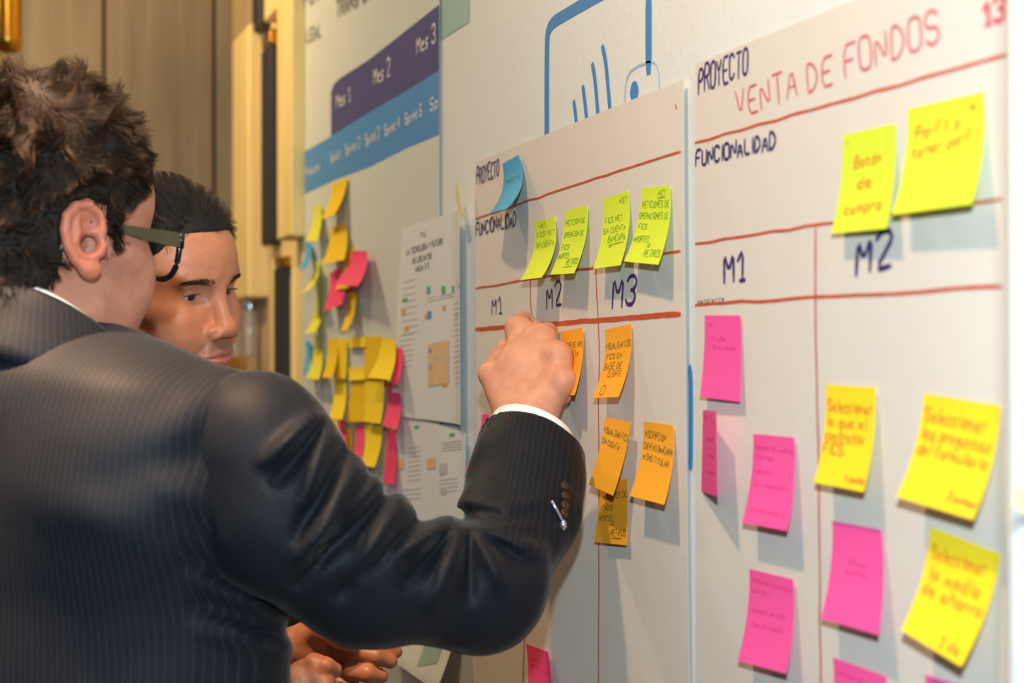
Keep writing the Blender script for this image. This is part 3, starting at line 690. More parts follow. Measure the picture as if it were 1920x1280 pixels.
# the block of notes lower on the poster
pn([(613, 636), (632, 634), (622, 708), (604, 707)], 'gold', 'golden note at the left end of the top row of the block')
pn([(629, 635), (650, 634), (648, 710), (625, 709)], 'yellow', 'yellow note second in the top row of the block', (.009, .009, .014, .014))
pn([(653, 632), (681, 631), (684, 650), (652, 652)], 'yellow', 'folded yellow note over the pale gap in the top row', (.009, .009, .012, .012))
pn([(652, 690), (684, 688), (685, 711), (654, 713)], 'yellow', 'yellow note end below the pale gap in the top row', (.009, .009, .014, .014))
pn([(681, 631), (717, 630), (712, 710), (682, 709)], 'gold', 'broad golden note fourth in the top row of the block', (.009, .009, .014, .014))
pn([(716, 633), (738, 636), (730, 712), (690, 707)], 'yellow', 'curled yellow note at the right end of the top row', (.014, .014, .04, .035))
pn([(626, 712), (646, 711), (641, 786), (617, 782)], 'yellow', 'yellow note at the left end of the middle row of the block')
pn([(659, 712), (684, 709), (683, 790), (647, 791)], 'gold', 'golden note in the centre of the middle row of the block', (.009, .009, .016, .016))
pn([(683, 709), (719, 713), (713, 794), (682, 790)], 'yellow', 'broad yellow note at the right of the middle row', (.011, .011, .022, .02))
pn([(616, 786), (630, 785), (626, 832), (610, 825)], 'yellow', 'yellow note at the left of the bottom row, half behind the sleeve')
pn([(632, 787), (643, 787), (646, 848), (624, 838)], 'rose', 'rose note in the bottom row, nearest the left')
pn([(648, 803), (660, 802), (656, 868), (646, 868)], 'gold', 'narrow golden note between the two rose notes of the bottom row', (.009, .009, .014, .014))
pn([(665, 797), (681, 797), (673, 868), (657, 866)], 'rose', 'rose note in the bottom row next to the broad yellow one')
pn([(683, 795), (716, 797), (702, 876), (676, 872)], 'yellow', 'broad yellow note in the bottom row of the block', (.009, .009, .026, .026))
pn([(740, 632), (753, 631), (745, 720), (733, 718)], 'rose', 'topmost rose note of the strip right of the block')
pn([(724, 716), (746, 714), (745, 804), (717, 798)], 'rose', 'middle rose note of the strip right of the block')
pn([(724, 803), (742, 805), (739, 909), (717, 905)], 'rose', 'lowest rose note of the strip right of the block', (.009, .009, .018, .018))

# ------------------------------------------------------------------ modelling with distance fields
def A(*p): return np.array(p, np.float32)
def rot(yaw, pitch=0, roll=0):
    """columns: person's right, forward, up, in the camera frame. yaw 0 = facing away from the camera, + turns to picture right"""
    y, p, r = map(math.radians, (yaw, pitch, roll))
    Fw = np.array([math.sin(y), math.cos(y), 0]); R = np.array([math.cos(y), -math.sin(y), 0]); U = np.array([0, 0, 1.])
    Fw, U = Fw * math.cos(p) + U * math.sin(p), U * math.cos(p) - Fw * math.sin(p)
    R, U = R * math.cos(r) - U * math.sin(r), U * math.cos(r) + R * math.sin(r)
    return np.stack([R, Fw, U], 1)
def ell(P, c, r, R=None):
    q = P - A(*c)
    if R is not None: q = q @ R.astype(np.float32)
    r = A(*r); k0 = np.sqrt(((q / r) ** 2).sum(-1)); k1 = np.sqrt(((q / (r * r)) ** 2).sum(-1))
    return k0 * (k0 - 1) / (k1 + 1e-9)
def cone(P, a, b, ra, rb):
    a, b = A(*a), A(*b); ab = b - a; t = np.clip(((P - a) @ ab) / (ab @ ab), 0, 1)
    d = P - a - t[..., None] * ab
    return np.sqrt((d * d).sum(-1)) - (ra + (rb - ra) * t)
def chain(P, pts, rs, k=0.0):
    o = None
    for i in range(len(pts) - 1):
        d = cone(P, pts[i], pts[i + 1], rs[i], rs[i + 1]); o = d if o is None else (np.minimum(o, d) if k == 0 else smin(o, d, k))
    return o
def smin(a, b, k):
    h = np.maximum(k - np.abs(a - b), 0) / k; return np.minimum(a, b) - h * h * k * .25
def smax(a, b, k): return -smin(-a, -b, k)
def sines(P, seed, freq, n=6):
    rs = np.random.RandomState(seed); o = 0
    for i in range(n):
        k = rs.normal(size=3); k *= freq * rs.uniform(.6, 1.5) / np.linalg.norm(k); o = o + np.sin(P @ k.astype(np.float32) + rs.uniform(0, 6.28))
    return o / n

def nets(f, lo, hi, h, proj=2):
    lo = np.array(lo, np.float32); hi = np.array(hi, np.float32); B = 4
    nb = np.ceil((hi - lo) / (h * B)).astype(int); n = nb * B
    g = np.stack(np.meshgrid(*[lo[i] + (np.arange(nb[i]) + .5) * h * B for i in range(3)], indexing='ij'), -1).reshape(-1, 3).astype(np.float32)
    c = np.concatenate([f(q) for q in np.array_split(g, max(1, len(g) // 400000))]).reshape(nb)
    V = np.repeat(np.repeat(np.repeat(np.where(c < 0, -1, 1).astype(np.float32), B, 0), B, 1), B, 2)
    act = np.argwhere(np.abs(c) < h * B * 1.5)
    off = np.stack(np.meshgrid(*[np.arange(B)] * 3, indexing='ij'), -1).reshape(-1, 3)
    idx = (act[:, None, :] * B + off[None]).reshape(-1, 3)
    P = lo + (idx.astype(np.float32) + .5) * h
    val = np.concatenate([f(q) for q in np.array_split(P, max(1, len(P) // 400000))])
    V[idx[:, 0], idx[:, 1], idx[:, 2]] = val
    V[0] = V[-1] = 1; V[:, 0] = V[:, -1] = 1; V[:, :, 0] = V[:, :, -1] = 1
    s = V < 0
    cnt = np.zeros(np.array(s.shape) - 1, np.int8)
    for i in (0, 1):
        for j in (0, 1):
            for k in (0, 1): cnt += s[i:s.shape[0] - 1 + i, j:s.shape[1] - 1 + j, k:s.shape[2] - 1 + k]
    ce = np.argwhere((cnt > 0) & (cnt < 8)); vid = np.full(cnt.shape, -1, np.int32); vid[ce[:, 0], ce[:, 1], ce[:, 2]] = np.arange(len(ce))
    acc = np.zeros((len(ce), 3), np.float32); num = np.zeros(len(ce), np.float32)
    cs = [(i, j, k) for i in (0, 1) for j in (0, 1) for k in (0, 1)]
    for a in cs:
        for ax in range(3):
            if a[ax]: continue
            b = list(a); b[ax] = 1
            va = V[ce[:, 0] + a[0], ce[:, 1] + a[1], ce[:, 2] + a[2]]; vb = V[ce[:, 0] + b[0], ce[:, 1] + b[1], ce[:, 2] + b[2]]
            m = (va < 0) != (vb < 0); t = np.where(m, va / np.where(m, va - vb, 1), 0)
            p = np.array(a, np.float32) + t[:, None] * (np.array(b, np.float32) - np.array(a, np.float32))
            acc += np.where(m[:, None], p, 0); num += m
    ver = lo + (ce + acc / num[:, None] + .5) * h
    quads = []
    for ax in range(3):
        u, w = (ax + 1) % 3, (ax + 2) % 3
        s0 = np.take(s, range(0, s.shape[ax] - 1), ax); s1 = np.take(s, range(1, s.shape[ax]), ax)
        e = np.argwhere(s0 != s1); ok = (e[:, u] > 0) & (e[:, w] > 0) & (e[:, u] < s.shape[u] - 1) & (e[:, w] < s.shape[w] - 1); e = e[ok]
        ins = s[e[:, 0], e[:, 1], e[:, 2]]
        def at(du, dw):
            q = e.copy(); q[:, u] += du; q[:, w] += dw; return vid[q[:, 0], q[:, 1], q[:, 2]]
        q = np.stack([at(-1, -1), at(0, -1), at(0, 0), at(-1, 0)], 1)
        quads.append(np.where(ins[:, None], q, q[:, ::-1]))
    Q = np.concatenate(quads); Q = Q[(Q >= 0).all(1)]
    ver = ver.astype(np.float32)
    for _ in range(proj):
        G = grad(f, ver, h * .5); d = f(ver)[:, None]
        ver = ver - np.clip(d, -h, h) * G * .8
    return ver, Q
def grad(f, P, e):
    G = np.stack([f(P + A(*(e * np.eye(3)[i]))) - f(P - A(*(e * np.eye(3)[i]))) for i in range(3)], 1)
    return (G / (np.linalg.norm(G, axis=1, keepdims=True) + 1e-9)).astype(np.float32)
def join(*ms):
    V, Q, n = [], [], 0
    for v, q in ms: V.append(v); Q.append(q + n); n += len(v)
    return np.concatenate(V), np.concatenate(Q)

# ------------------------------------------------------------------ heads (local frame: x person's right, y forward, z up, origin between the ear holes)
def ear_sdf(P, mir):
    """right ear when mir = 1. ear frame: b back, v up, w out"""
    q = P * A(mir, 1, 1)
    R0 = A(.0765, .000, .002); q = (q - R0) * A(1, 1, 1.13)
    a = math.radians(-16)                                # flare away from the skull
    b = -q[:, 1] * math.cos(a) + q[:, 0] * math.sin(a); w = q[:, 0] * math.cos(a) + q[:, 1] * math.sin(a)
    E = np.stack([b, q[:, 2], w], 1)
    d = ell(E, (.012, .006, .005), (.0175, .030, .0035))
    helix = [(-.003, .000, .006), (-.004, .014, .007), (.000, .028, .007), (.010, .036, .008), (.021, .034, .009), (.0285, .024, .010), (.030, .010, .010), (.026, -.006, .009), (.019, -.018, .008), (.010, -.026, .007)]
    d = smin(d, chain(E, helix, [.003, .0035, .004, .0045, .0046, .0046, .0044, .0042, .004, .0038]), .004)
    d = smin(d, chain(E, [(.019, .024, .008), (.019, .012, .009), (.0185, .0, .009), (.012, -.011, .008), (.004, -.013, .007)], [.003, .0036, .0038, .0036, .003]), .004)
    d = smin(d, cone(E, (-.004, -.003, .005), (-.003, -.009, .005), .0055, .005), .004)
    d = smax(d, -ell(E, (.0075, -.001, .012), (.0095, .012, .011)), .0025)
    d = smax(d, -ell(E, (.008, .018, .012), (.0085, .009, .0075)), .003)
    d = smin(d, ell(E, (.004, -.026, .005), (.0095, .010, .0052)), .006)
    return d

def make_head(full=1.0, detail=True):
    def f(P):
        ax = np.abs(P[:, 0]); Q = np.stack([ax, P[:, 1], P[:, 2]], 1)
        d = ell(P, (0, -.002, .05), (.076, .097, .085))
        k = .02
        d = smin(d, ell(P, (0, .037, .045), (.061, .061, .055)), k)
        d = smin(d, ell(P, (0, .04, -.01), (.062, .051, .06)), k)
        d = smin(d, ell(P, (0, .0565, -.05), (.044, .041, .04)), k)
        d = smin(d, ell(P, (0, .035, -.06), (.052 * full, .05, .046)), k)
        d = smin(d, cone(Q, (.047 * full, .015, -.058), (.017, .078, -.095), .017, .0145), k)
        d = smin(d, ell(P, (0, .083, -.097), (.02, .016, .0145)), .015)
        d = smin(d, cone(Q, (.043, .07, -.013), (.063, .02, .0), .0155, .009), k)
        d = smin(d, ell(Q, (.034, .068, -.035), (.02, .02, .02)), k)
        d = smin(d, cone(P, (0, -.025, -.02), (0, -.034, -.125), .06, .060), .035)
        if detail:
            d = smin(d, cone(Q, (.012, .0885, .033), (.043, .076, .034), .0085, .0075), .012)
            d = smax(d, -ell(Q, (.032, .097, .012), (.019, .017, .0135)), .011)
            d = smin(d, chain(P, [(0, .090, .022), (0, .0985, .0), (0, .1065, -.022)], [.0075, .0078, .0095]), .011)
            d = smin(d, ell(P, (0, .1080, -.0265), (.0118, .0105, .0100)), .008)
            d = smin(d, ell(Q, (.0150, .0995, -.031), (.0080, .0115, .0082)), .007)
            d = smax(d, -ell(Q, (.0068, .105, -.0395), (.0032, .0055, .003)), .003)
            # lids over the eyeballs
            e = Q - A(.032, .0672, .012); r = np.sqrt((e * e).sum(1)); dx2 = e[:, 0] ** 2
            d = smax(d, -(r - .0146), .002)
            up = np.maximum(np.abs(r - .0140) - .0014, -(e[:, 2] - (.0031 - 16.5 * dx2)))
            lowl = np.maximum(np.abs(r - .0136) - .0013, (e[:, 2] - (-.0046 + 19 * dx2)))
            d = smin(d, np.maximum(up, -e[:, 1] + .002), .003); d = smin(d, np.maximum(lowl, -e[:, 1] + .002), .003)
            # mouth
            d = smin(d, ell(P, (0, .0915, -.058), (.027, .013, .02)), .012)
            d = smin(d, chain(Q, [(0, .1035, -.0555), (.0055, .104, -.0545), (.015, .1005, -.057), (.025, .0915, -.0605)], [.0042, .0045, .0038, .002]), .004)
            d = smin(d, chain(Q, [(0, .1025, -.0660), (.010, .1012, -.0655), (.023, .0915, -.0615)], [.0056, .0052, .0022]), .004)
            d = smax(d, -chain(Q, [(0, .109, -.0605), (.012, .106, -.0602), (.025, .0955, -.0612)], [.0010, .0010, .0008]), .0025)
            d = smax(d, -chain(P, [(0, .115, -.0405), (0, .1135, -.051)], [.0025, .0028]), .005)
            d = smax(d, -chain(Q, [(.019, .106, -.030), (.027, .099, -.045), (.032, .088, -.063)], [.0012, .0016, .0012]), .009)
            d = smax(d, -cone(Q, (0, .112, -.079), (.012, .106, -.078), .0035, .003), .012)
        d = smin(d, ear_sdf(P, 1), .004); d = smin(d, ear_sdf(P, -1), .004)
        d = smax(d, -ell(Q, (.072, -.0055, .0), (.020, .0048, .0062)), .003)
        return d
    return f

HY = np.array([-.11, -.05, -.030, -.020, -.012, .012, .018, .028, .033, .046, .058, .070, .085, .11])
def hairline(y, front, nape, burn):
    HZ = np.array([nape, nape, -.03, .018, .036, .036, burn, burn, .03, .050, front - .022, front - .004, front, front])
    return np.interp(y, HY, HZ)

def skin_color(base, P, lips=None, stubble=0):
    c = np.tile(np.array(base), (len(P), 1))
    x, y, z = np.abs(P[:, 0]), P[:, 1], P[:, 2]
    def mixc(w, col): return c * (1 - w[:, None]) + np.array(col) * w[:, None]
    red = np.array(base) * np.array([1.05, .74, .68])
    w = np.exp(-(((x - .04) / .022) ** 2 + ((z + .025) / .022) ** 2)) * (y > .03) * .45; c = mixc(w, red)
    w = np.exp(-((x / .014) ** 2 + ((z + .028) / .014) ** 2)) * (y > .095) * .5; c = mixc(w, red)
    w = np.clip((x - .072) / .006, 0, 1) * (np.abs(z) < .045) * .6; c = mixc(w, np.array(base) * np.array([1.08, .66, .58]))
    if stubble:
        w = np.clip(1 - ((x / .030) ** 2 + ((z + .048) / .0135) ** 2), 0, 1) ** .35 * (y > .06) * stubble; c = mixc(w, np.array(base) * .36 + .015)
        w = np.clip(1 - ((x / .052) ** 2 + ((z + .092) / .03) ** 2), 0, 1) * (y > .02) * stubble * .7; c = mixc(w, np.array(base) * .5)
        Q = np.stack([x, y, z], 1).astype(np.float32)
        l = np.minimum(chain(Q, [(0, .1035, -.0555), (.015, .1005, -.057), (.025, .0915, -.0605)], [.0045, .004, .002]), chain(Q, [(0, .1025, -.066), (.010, .1012, -.0655), (.023, .0915, -.0615)], [.006, .0055, .0022]))
        w = np.clip(1 - l / .0016, 0, 1) * .8; c = mixc(w, srgb('#B8605A'))
        e = Q - A(.032, .0685, .012); w = np.exp(-((e[:, 0] / .014) ** 2 + ((e[:, 2] + .006) / .009) ** 2)) * (y > .06) * .28; c = mixc(w, np.array(base) * np.array([.62, .5, .55]))
    return np.clip(c, 0, 1)

def strands(name, roots, dirs, lens, mat, sdf, r0, clear, parent, xf, seg=8, curlf=None, gravity=.0, clump=0.0, per=30, seed=0):
    """hair strands grown over a distance field; xf maps local points to world"""
    n = len(roots); P = roots.copy(); pts = [P.copy()]; D = dirs.copy(); rs = np.random.RandomState(seed)
    for k in range(seg - 1):
        t = (k + 1) / (seg - 1)
        step = (lens / (seg - 1))[:, None]
        if curlf is not None: D = D + curlf(P, t)
        D[:, 2] -= gravity; D /= np.linalg.norm(D, axis=1, keepdims=True)
        P = P + D * step
        d = sdf(P.astype(np.float32)); G = grad(sdf, P.astype(np.float32), .002)
        want = clear[0] + (clear[1] - clear[0]) * t
        push = np.clip(want - d, 0, .02); P = P + G * push[:, None]
        D = P - pts[-1]; D /= np.linalg.norm(D, axis=1, keepdims=True) + 1e-9
        pts.append(P.copy())
    X = np.stack(pts, 1)
    if clump > 0:                                  # gather strands into locks: tips lean towards a guide strand
        gi = rs.choice(n, max(1, n // per), replace=False); near = np.empty(n, int)
        for c in np.array_split(np.arange(n), max(1, n // 2000)):
            near[c] = gi[np.argmin(((roots[c][:, None] - roots[gi][None]) ** 2).sum(-1), 1)]
        w = (clump * np.linspace(0, 1, seg) ** .8)[None, :, None]
        X = X * (1 - w) + X[near] * w
    X = xf(X.reshape(-1, 3)) - abs_loc(parent)
    hc = bpy.data.hair_curves.new(name); hc.add_curves([seg] * n)
    hc.attributes['position'].data.foreach_set('vector', X.astype(np.float32).ravel())
    ra = hc.attributes.get('radius') or hc.attributes.new('radius', 'FLOAT', 'POINT')
    rr = np.tile(r0 * np.linspace(1, .35, seg), (n, 1)) * rs.uniform(.7, 1.2, (n, 1))
    ra.data.foreach_set('value', rr.astype(np.float32).ravel())
    hc.materials.append(mat)
    o = bpy.data.objects.new(name, hc); COL.objects.link(o); o.parent = parent; o['kind'] = 'stuff'
    return o

def scatter(v, q, keep, n, seed=0):
    rs = np.random.RandomState(seed)
    c = v[q].mean(1); ok = keep(c); q = q[ok]
    a = np.linalg.norm(np.cross(v[q[:, 2]] - v[q[:, 0]], v[q[:, 3]] - v[q[:, 1]]), axis=1) + 1e-12
    i = rs.choice(len(q), n, p=a / a.sum()); u, w = rs.rand(n, 1), rs.rand(n, 1)
    return (v[q[i, 0]] * (1 - u) + v[q[i, 1]] * u) * (1 - w) + (v[q[i, 3]] * (1 - u) + v[q[i, 2]] * u) * w

def tang(D, N): return D - (D * N).sum(1, keepdims=True) * N
def vnoise(P, seed, freq): return np.stack([sines(P.astype(np.float32), seed + i, freq) for i in range(3)], 1) * 1.6

def pc(px, py, d): return np.array([(px - CX) / F * d, d, (CY - py) / F * d])
def topx(P): return CX + F * P[:, 0] / P[:, 1], CY - F * P[:, 2] / P[:, 1]

M['skin1'] = attr_mat('skin_front_man', rough=.5, spec=.35, sss=.12, bump=.00012)
M['skin2'] = attr_mat('skin_far_man', rough=.45, spec=.4, sss=.12, bump=.00012)
M['suit'] = suit_mat('navy_pinstripe', '#14181F', '#2D2E34')
M['suit2'] = suit_mat('charcoal_suit', '#26272B', '#33343A')
M['shirt'] = plain('white_shirt', '#E9EBF0', .7, .01, 60)
M['trouser'] = plain('navy_trousers', '#22262E', .7)
M['shoe'] = plain('black_shoe_leather', '#151312', .3)
M['button'] = plain('dark_horn_button', '#3A2618', .25)
M['silver'] = plain('silver_metal', '#C5CDE0', .25, metallic=.9)
M['frame'] = plain('olive_acetate', '#4A4434', .35)
M['frameblk'] = plain('black_acetate', '#121214', .2)
M['hair1'] = hair_mat('brown_hair', (.017, .008, .0034), .45, .2)
M['hair2'] = hair_mat('black_hair', (.012, .008, .006), .36, .4)
M['brow'] = hair_mat('brow_hair', (.035, .020, .013), .5, .2)
M['hairbase1'] = plain('hair_base_brown', '#1C130C', .8)
M['hairbase2'] = plain('hair_base_black', '#0E0B09', .7)
ml, nt, b = nmat('lens'); b.inputs['Transmission Weight'].default_value = 1; b.inputs['Roughness'].default_value = 0.0; b.inputs['IOR'].default_value = 1.05; b.inputs['Base Color'].default_value = (1, 1, 1, 1)
M['lens'] = ml

SKIN1 = srgb('#B87D66'); SKIN2 = srgb('#C08162')

# ================================================================== the man in front
HC1 = np.array([-.4175, 1.425, .093]); R1 = rot(40, -3, 2)
head1 = make_head(1.05, False)
rootp = c2w(np.array([-.40, 1.42, -H]))
man1 = empty('person', rootp, 'man seen from behind in navy pinstripe suit and glasses, reaching to a note', 'person')
def l2w(Rm, C): return lambda X: c2w(np.asarray(X, float) @ Rm.T + C)
xf1 = l2w(R1, HC1)
hv, hq = nets(head1, (-.115, -.125, -.215), (.115, .125, .15), .0022)
hcol = skin_color(SKIN1, hv)

# right hand, pinching the note (camera frame)
WR = pc(984, 800, 1.665)
def hand1(P):
    mI, mM, mR, mP = pc(972, 618, 1.732), pc(1016, 634, 1.712), pc(1046, 668, 1.682), pc(1056, 715, 1.662)
    d = cone(P, pc(985, 880, 1.62), WR, .029, .0285)
    for m, r in ((mI, .0125), (mM, .0125), (mR, .0118), (mP, .0108)):
        d = smin(d, cone(P, WR + (m - WR) * .08 , m, .0215, r), .016)
    d = smin(d, ell(P, pc(985, 715, 1.70), (.036, .022, .042)), .02)
    for a, b in ((mI, mM), (mM, mR), (mR, mP)): d = smin(d, cone(P, a, b, .0105, .0105), .012)
    for m in (mI, mM, mR, mP): d = smin(d, ell(P, m - np.array([0, .004, -.001]), (.0095, .0095, .0095)), .012)
    k = .004
    fi = chain(P, [mI, pc(982, 601, 1.775), pc(1006, 617, 1.770), pc(1021, 636, 1.748)], [.0122, .0098, .0085, .007], .003)
    fm = chain(P, [mM, pc(1026, 622, 1.738), pc(1036, 652, 1.722), pc(1026, 680, 1.715)], [.0125, .0102, .009, .0075], .003)
    fr = chain(P, [mR, pc(1057, 672, 1.692), pc(1053, 706, 1.690), pc(1038, 720, 1.675)], [.0118, .0098, .0086, .0072], .003)
    fp = chain(P, [mP, pc(1063, 716, 1.678), pc(1056, 744, 1.675), pc(1042, 748, 1.66)], [.0106, .0088, .0076, .0066], .003)
    for q in (fi, fm, fr, fp): d = smin(d, q, k)
    th = chain(P, [pc(958, 765, 1.68), pc(921, 702, 1.712), pc(950, 655, 1.755), pc(1004, 645, 1.768)], [.019, .0135, .0112, .0085], .004)
    d = smin(d, th, .012)
    for m, dx in ((mI, -1), (mM, 0), (mR, 1)):           # tendons fanning over the back of the hand
        d = smin(d, cone(P, m - np.array([0, .0085, .008]), WR + (m - WR) * .3 + np.array([0, -.0225, 0]), .0042, .0025), .010)
    return d + .0004 * sines(P, 5, 260)
gv, gq = nets(hand1, tuple(np.array([-.055, 1.56, -.14])), (.085, 1.83, .06), .0016)
gcol = np.tile(np.array(srgb('#C88C70')), (len(gv), 1))
kn = np.zeros(len(gv))
for m in (pc(972, 618, 1.735), pc(1016, 634, 1.722), pc(1046, 668, 1.70), pc(1056, 715, 1.675)): kn = np.maximum(kn, np.exp(-(np.linalg.norm(gv - m, axis=1) / .02) ** 2))
gcol = gcol * (1 - .25 * kn[:, None] * np.array([0, .5, .7]))

# torso in its own frame (x right, y forward, z up)
TO1 = np.array([-.405, 1.425, .02]); TR1 = rot(24)
def torso(L, w=1.0):
    Q = np.stack([np.abs(L[:, 0]), L[:, 1], L[:, 2]], 1)
    d = cone(Q, (.05, -.005, -.084), (.168 * w, .0, -.093), .070, .058)
    d = smin(d, ell(L, (0, .012, -.23), (.21 * w, .135, .23)), .06)
    d = smin(d, ell(Q, (.09, -.052, -.135), (.105, .076, .105)), .05)
    d = smin(d, ell(L, (0, .01, -.50), (.232 * w, .15, .36)), .07)
    d = smin(d, cone(L, (0, -.02, -.09), (0, -.03, -.035), .066, .060), .02)
    d = smin(d, cone(Q, (.0, -.052, -.066), (.05, -.04, -.085), .068, .062), .03)
    return np.maximum(d, -.80 - L[:, 2])

def seg_bump(px, py, a, b, w, amp):
    a, b = np.array(a, np.float32), np.array(b, np.float32); ab = b - a
    t = np.clip(((px - a[0]) * ab[0] + (py - a[1]) * ab[1]) / (ab @ ab), 0, 1)
    d2 = (px - a[0] - t * ab[0]) ** 2 + (py - a[1] - t * ab[1]) ** 2
    return amp * np.exp(-d2 / (w * w)) * (.35 + .65 * np.sin(np.pi * np.clip(t * .8 + .1, 0, 1)))

SL = [pc(482, 828, 1.335), pc(535, 960, 1.345), pc(685, 1072, 1.375), pc(900, 1100, 1.435), pc(968, 970, 1.515), pc(989, 855, 1.585), pc(988, 740, 1.66)]
SLr = [.060, .062, .0525, .0485, .0445, .0405, .037]
CUT_N = np.array([.48, .57, 1.0]); CUT_N /= np.linalg.norm(CUT_N); CUT_P = pc(992, 822, 1.60)
FOLDS = [((585, 785), (500, 862), 16, .010), ((612, 815), (575, 940), 18, .009), ((668, 880), (585, 1010), 20, .009), ((700, 905), (566, 1045), 16, .009),
         ((748, 940), (672, 1078), 20, .010), ((850, 985), (735, 1035), 18, .009), ((866, 990), (818, 1130), 20, .009), ((895, 1000), (950, 1105), 18, .008), ((880, 985), (1010, 1030), 15, .006),
         ((905, 960), (1020, 935), 14, .004), ((890, 985), (1000, 985), 12, .004)]
GROOV = [((600, 800), (520, 900), 12, .008), ((640, 850), (560, 1000), 13, .008), ((690, 890), (600, 1040), 11, .007), ((725, 925), (560, 1090), 14, .008),
         ((800, 965), (640, 1110), 14, .008), ((860, 975), (760, 1095), 13, .008), ((880, 985), (880, 1120), 12, .007), ((862, 968), (925, 985), 9, .009), ((870, 975), (985, 1060), 12, .006),
         ((868, 955), (930, 962), 8, .006)]
def sleeve1(P):
    d = chain(P, SL, SLr, .05)
    d = smin(d, ell(P, pc(990, 890, 1.55), (.044, .043, .05)), .03)
    d = smin(d, cone(P, pc(1040, 850, 1.58), pc(1030, 960, 1.52), .018, .02), .03)
    px, py = topx(P)
    for a, b, w, m in FOLDS: d = d - seg_bump(px, py, a, b, w * 1.05, m * 1.45)
    for a, b, w, m in GROOV: d = d + seg_bump(px, py, a, b, w * 1.2, m * 1.35)
    d = d + .0018 * sines(P, 8, 55) + .0008 * sines(P, 9, 140)
    cut = ((P - CUT_P) @ CUT_N.astype(np.float32))
    inner = chain(P, SL[3:], [r - .005 for r in SLr[3:]], .05)
    d = smax(d, -np.maximum(inner, -.03 - cut), .003)
    return smax(d, cut, .003)
TF = [((60, 700), (330, 720), 45, .004), ((300, 820), (470, 700), 40, .004), ((480, 1010), (300, 900), 30, .004), ((530, 1150), (380, 1080), 22, .006), ((540, 1210), (380, 1180), 22, .006), ((250, 1000), (60, 930), 50, .004)]
TG = [((520, 1130), (360, 1050), 18, .006), ((540, 1185), (370, 1130), 16, .006), ((200, 900), (420, 840), 40, .004)]
def coat1(P):
    L = (P - TO1.astype(np.float32)) @ TR1.astype(np.float32)
    d = torso(L)
    px, py = topx(P)
    for a, b, w, m in TF: d = d - seg_bump(px, py, a, b, w, m)
    for a, b, w, m in TG: d = d + seg_bump(px, py, a, b, w, m)
    return d + .002 * sines(P, 3, 22) + .0008 * sines(P, 4, 70)

jv, jq = nets(coat1, (-.72, 1.15, -.80), (-.10, 1.70, .12), .0055)
L = (jv - TO1) @ TR1
coat = mesh_obj('jacket', c2w(jv), jq, M['suit'], c2w(TO1 + np.array([0, 0, -.8])), True, {'stripe': L[:, 0], 'stripe_strength': np.ones(len(L))}, parent=man1)
sv, sq = nets(sleeve1, (-.33, 1.22, -.30), (.10, 1.70, .06), .0036)
# cloth coordinate across the sleeve
e_up = np.array([.55, 0, .83]); st_ = (sv - SL[2]) @ e_up
fa = (sv - SL[5]) @ np.array([.98, -.15, 0]); wgt = np.clip((sv[:, 0] - SL[3][0] + .02) / .04, 0, 1) * np.clip((sv[:, 2] + .24) / .06, 0, 1)
sl = mesh_obj('sleeve', c2w(sv), sq, M['suit'], c2w(SL[0]), True, {'stripe': st_ * (1 - wgt) + fa * wgt, 'stripe_strength': np.where(wgt > .5, np.clip((wgt - .97) / .03, 0, 1), .45 * np.clip((.05 - wgt) / .05, 0, 1))}, parent=coat)
# left sleeve hangs down on the far side
lsh = TO1 + TR1 @ np.array([-.20, 0, -.075]); lel = lsh + np.array([-.05, .02, -.28]); lwr = lel + np.array([.02, .12, -.2])
v, q = nets(lambda P: chain(P, [lsh, lel, lwr], [.068, .055, .042], .03) + .002 * sines(P, 12, 50), lwr.clip(max=99) * 0 + np.array([-.78, 1.35, -.62]), (-.5, 1.75, .06), .007)
mesh_obj('sleeve', c2w(v), q, M['suit'], c2w(lsh), True, {'stripe': v[:, 0], 'stripe_strength': np.ones(len(v))}, parent=coat)

def sweep_band(prof, ang, ctr, Rm, name, mat, parent, th, stripe=False):
    """prof(a) -> list of (radial, z) in the torso frame around the neck; closed shell of thickness th"""
    P = []
    for a in ang:
        P.append([(math.sin(a) * rx, -math.cos(a) * ry, z) for rx, ry, z in prof(a)])
    P = np.array(P); N = gnormals_any(P); V, f = shell(P, P.shape[0], P.shape[1], th, N)
    Wd = c2w(V @ Rm.T + ctr)
    return mesh_obj(name, Wd, f, mat, Wd.mean(0), True, {'stripe': np.arctan2(V[:, 0], -V[:, 1]) * .085, 'stripe_strength': np.ones(len(V))} if stripe else None, parent=parent)
def gnormals_any(P):
    N = np.cross(np.gradient(P, axis=0), np.gradient(P, axis=1)); N /= np.linalg.norm(N, axis=-1, keepdims=True) + 1e-12
    c = P - P.mean((0, 1)); s = (N[..., :2] * c[..., :2]).sum(-1).mean()
    return N if s > 0 else -N
NK = np.array([-.409, 1.418, 0.0])
def ztop(a): return .060 - .056 * (1 - math.cos(min(abs(a), 1.9))) * .95
def collar_prof(a):
    zt = ztop(a); f = .0
    return [(.073, .078, zt - .035), (.0725, .0775, zt - .012), (.0735, .0785, zt - .002), (.0765, .0815, zt + .0005), (.080, .085, zt - .004), (.084, .090, zt - .018), (.089, .097, zt - .034), (.094, .106, zt - .050), (.096, .110, zt - .062), (.092, .104, zt - .066)]
sweep_band(collar_prof, np.linspace(-1.95, 1.95, 60), NK, TR1, 'collar', M['suit'], coat, .0022, True)
def shirt_prof(a):
    zt = ztop(a) + .003 + .001 * abs(math.sin(a)); return [(.066, .070, zt - .04), (.0655, .0695, zt - .012), (.067, .071, zt), (.070, .074, zt - .003), (.0715, .0755, zt - .014), (.072, .076, zt - .03)]
shirt = sweep_band(shirt_prof, np.linspace(-2.3, 2.3, 60), NK, TR1, 'shirt_collar', M['shirt'], man1, .0012)
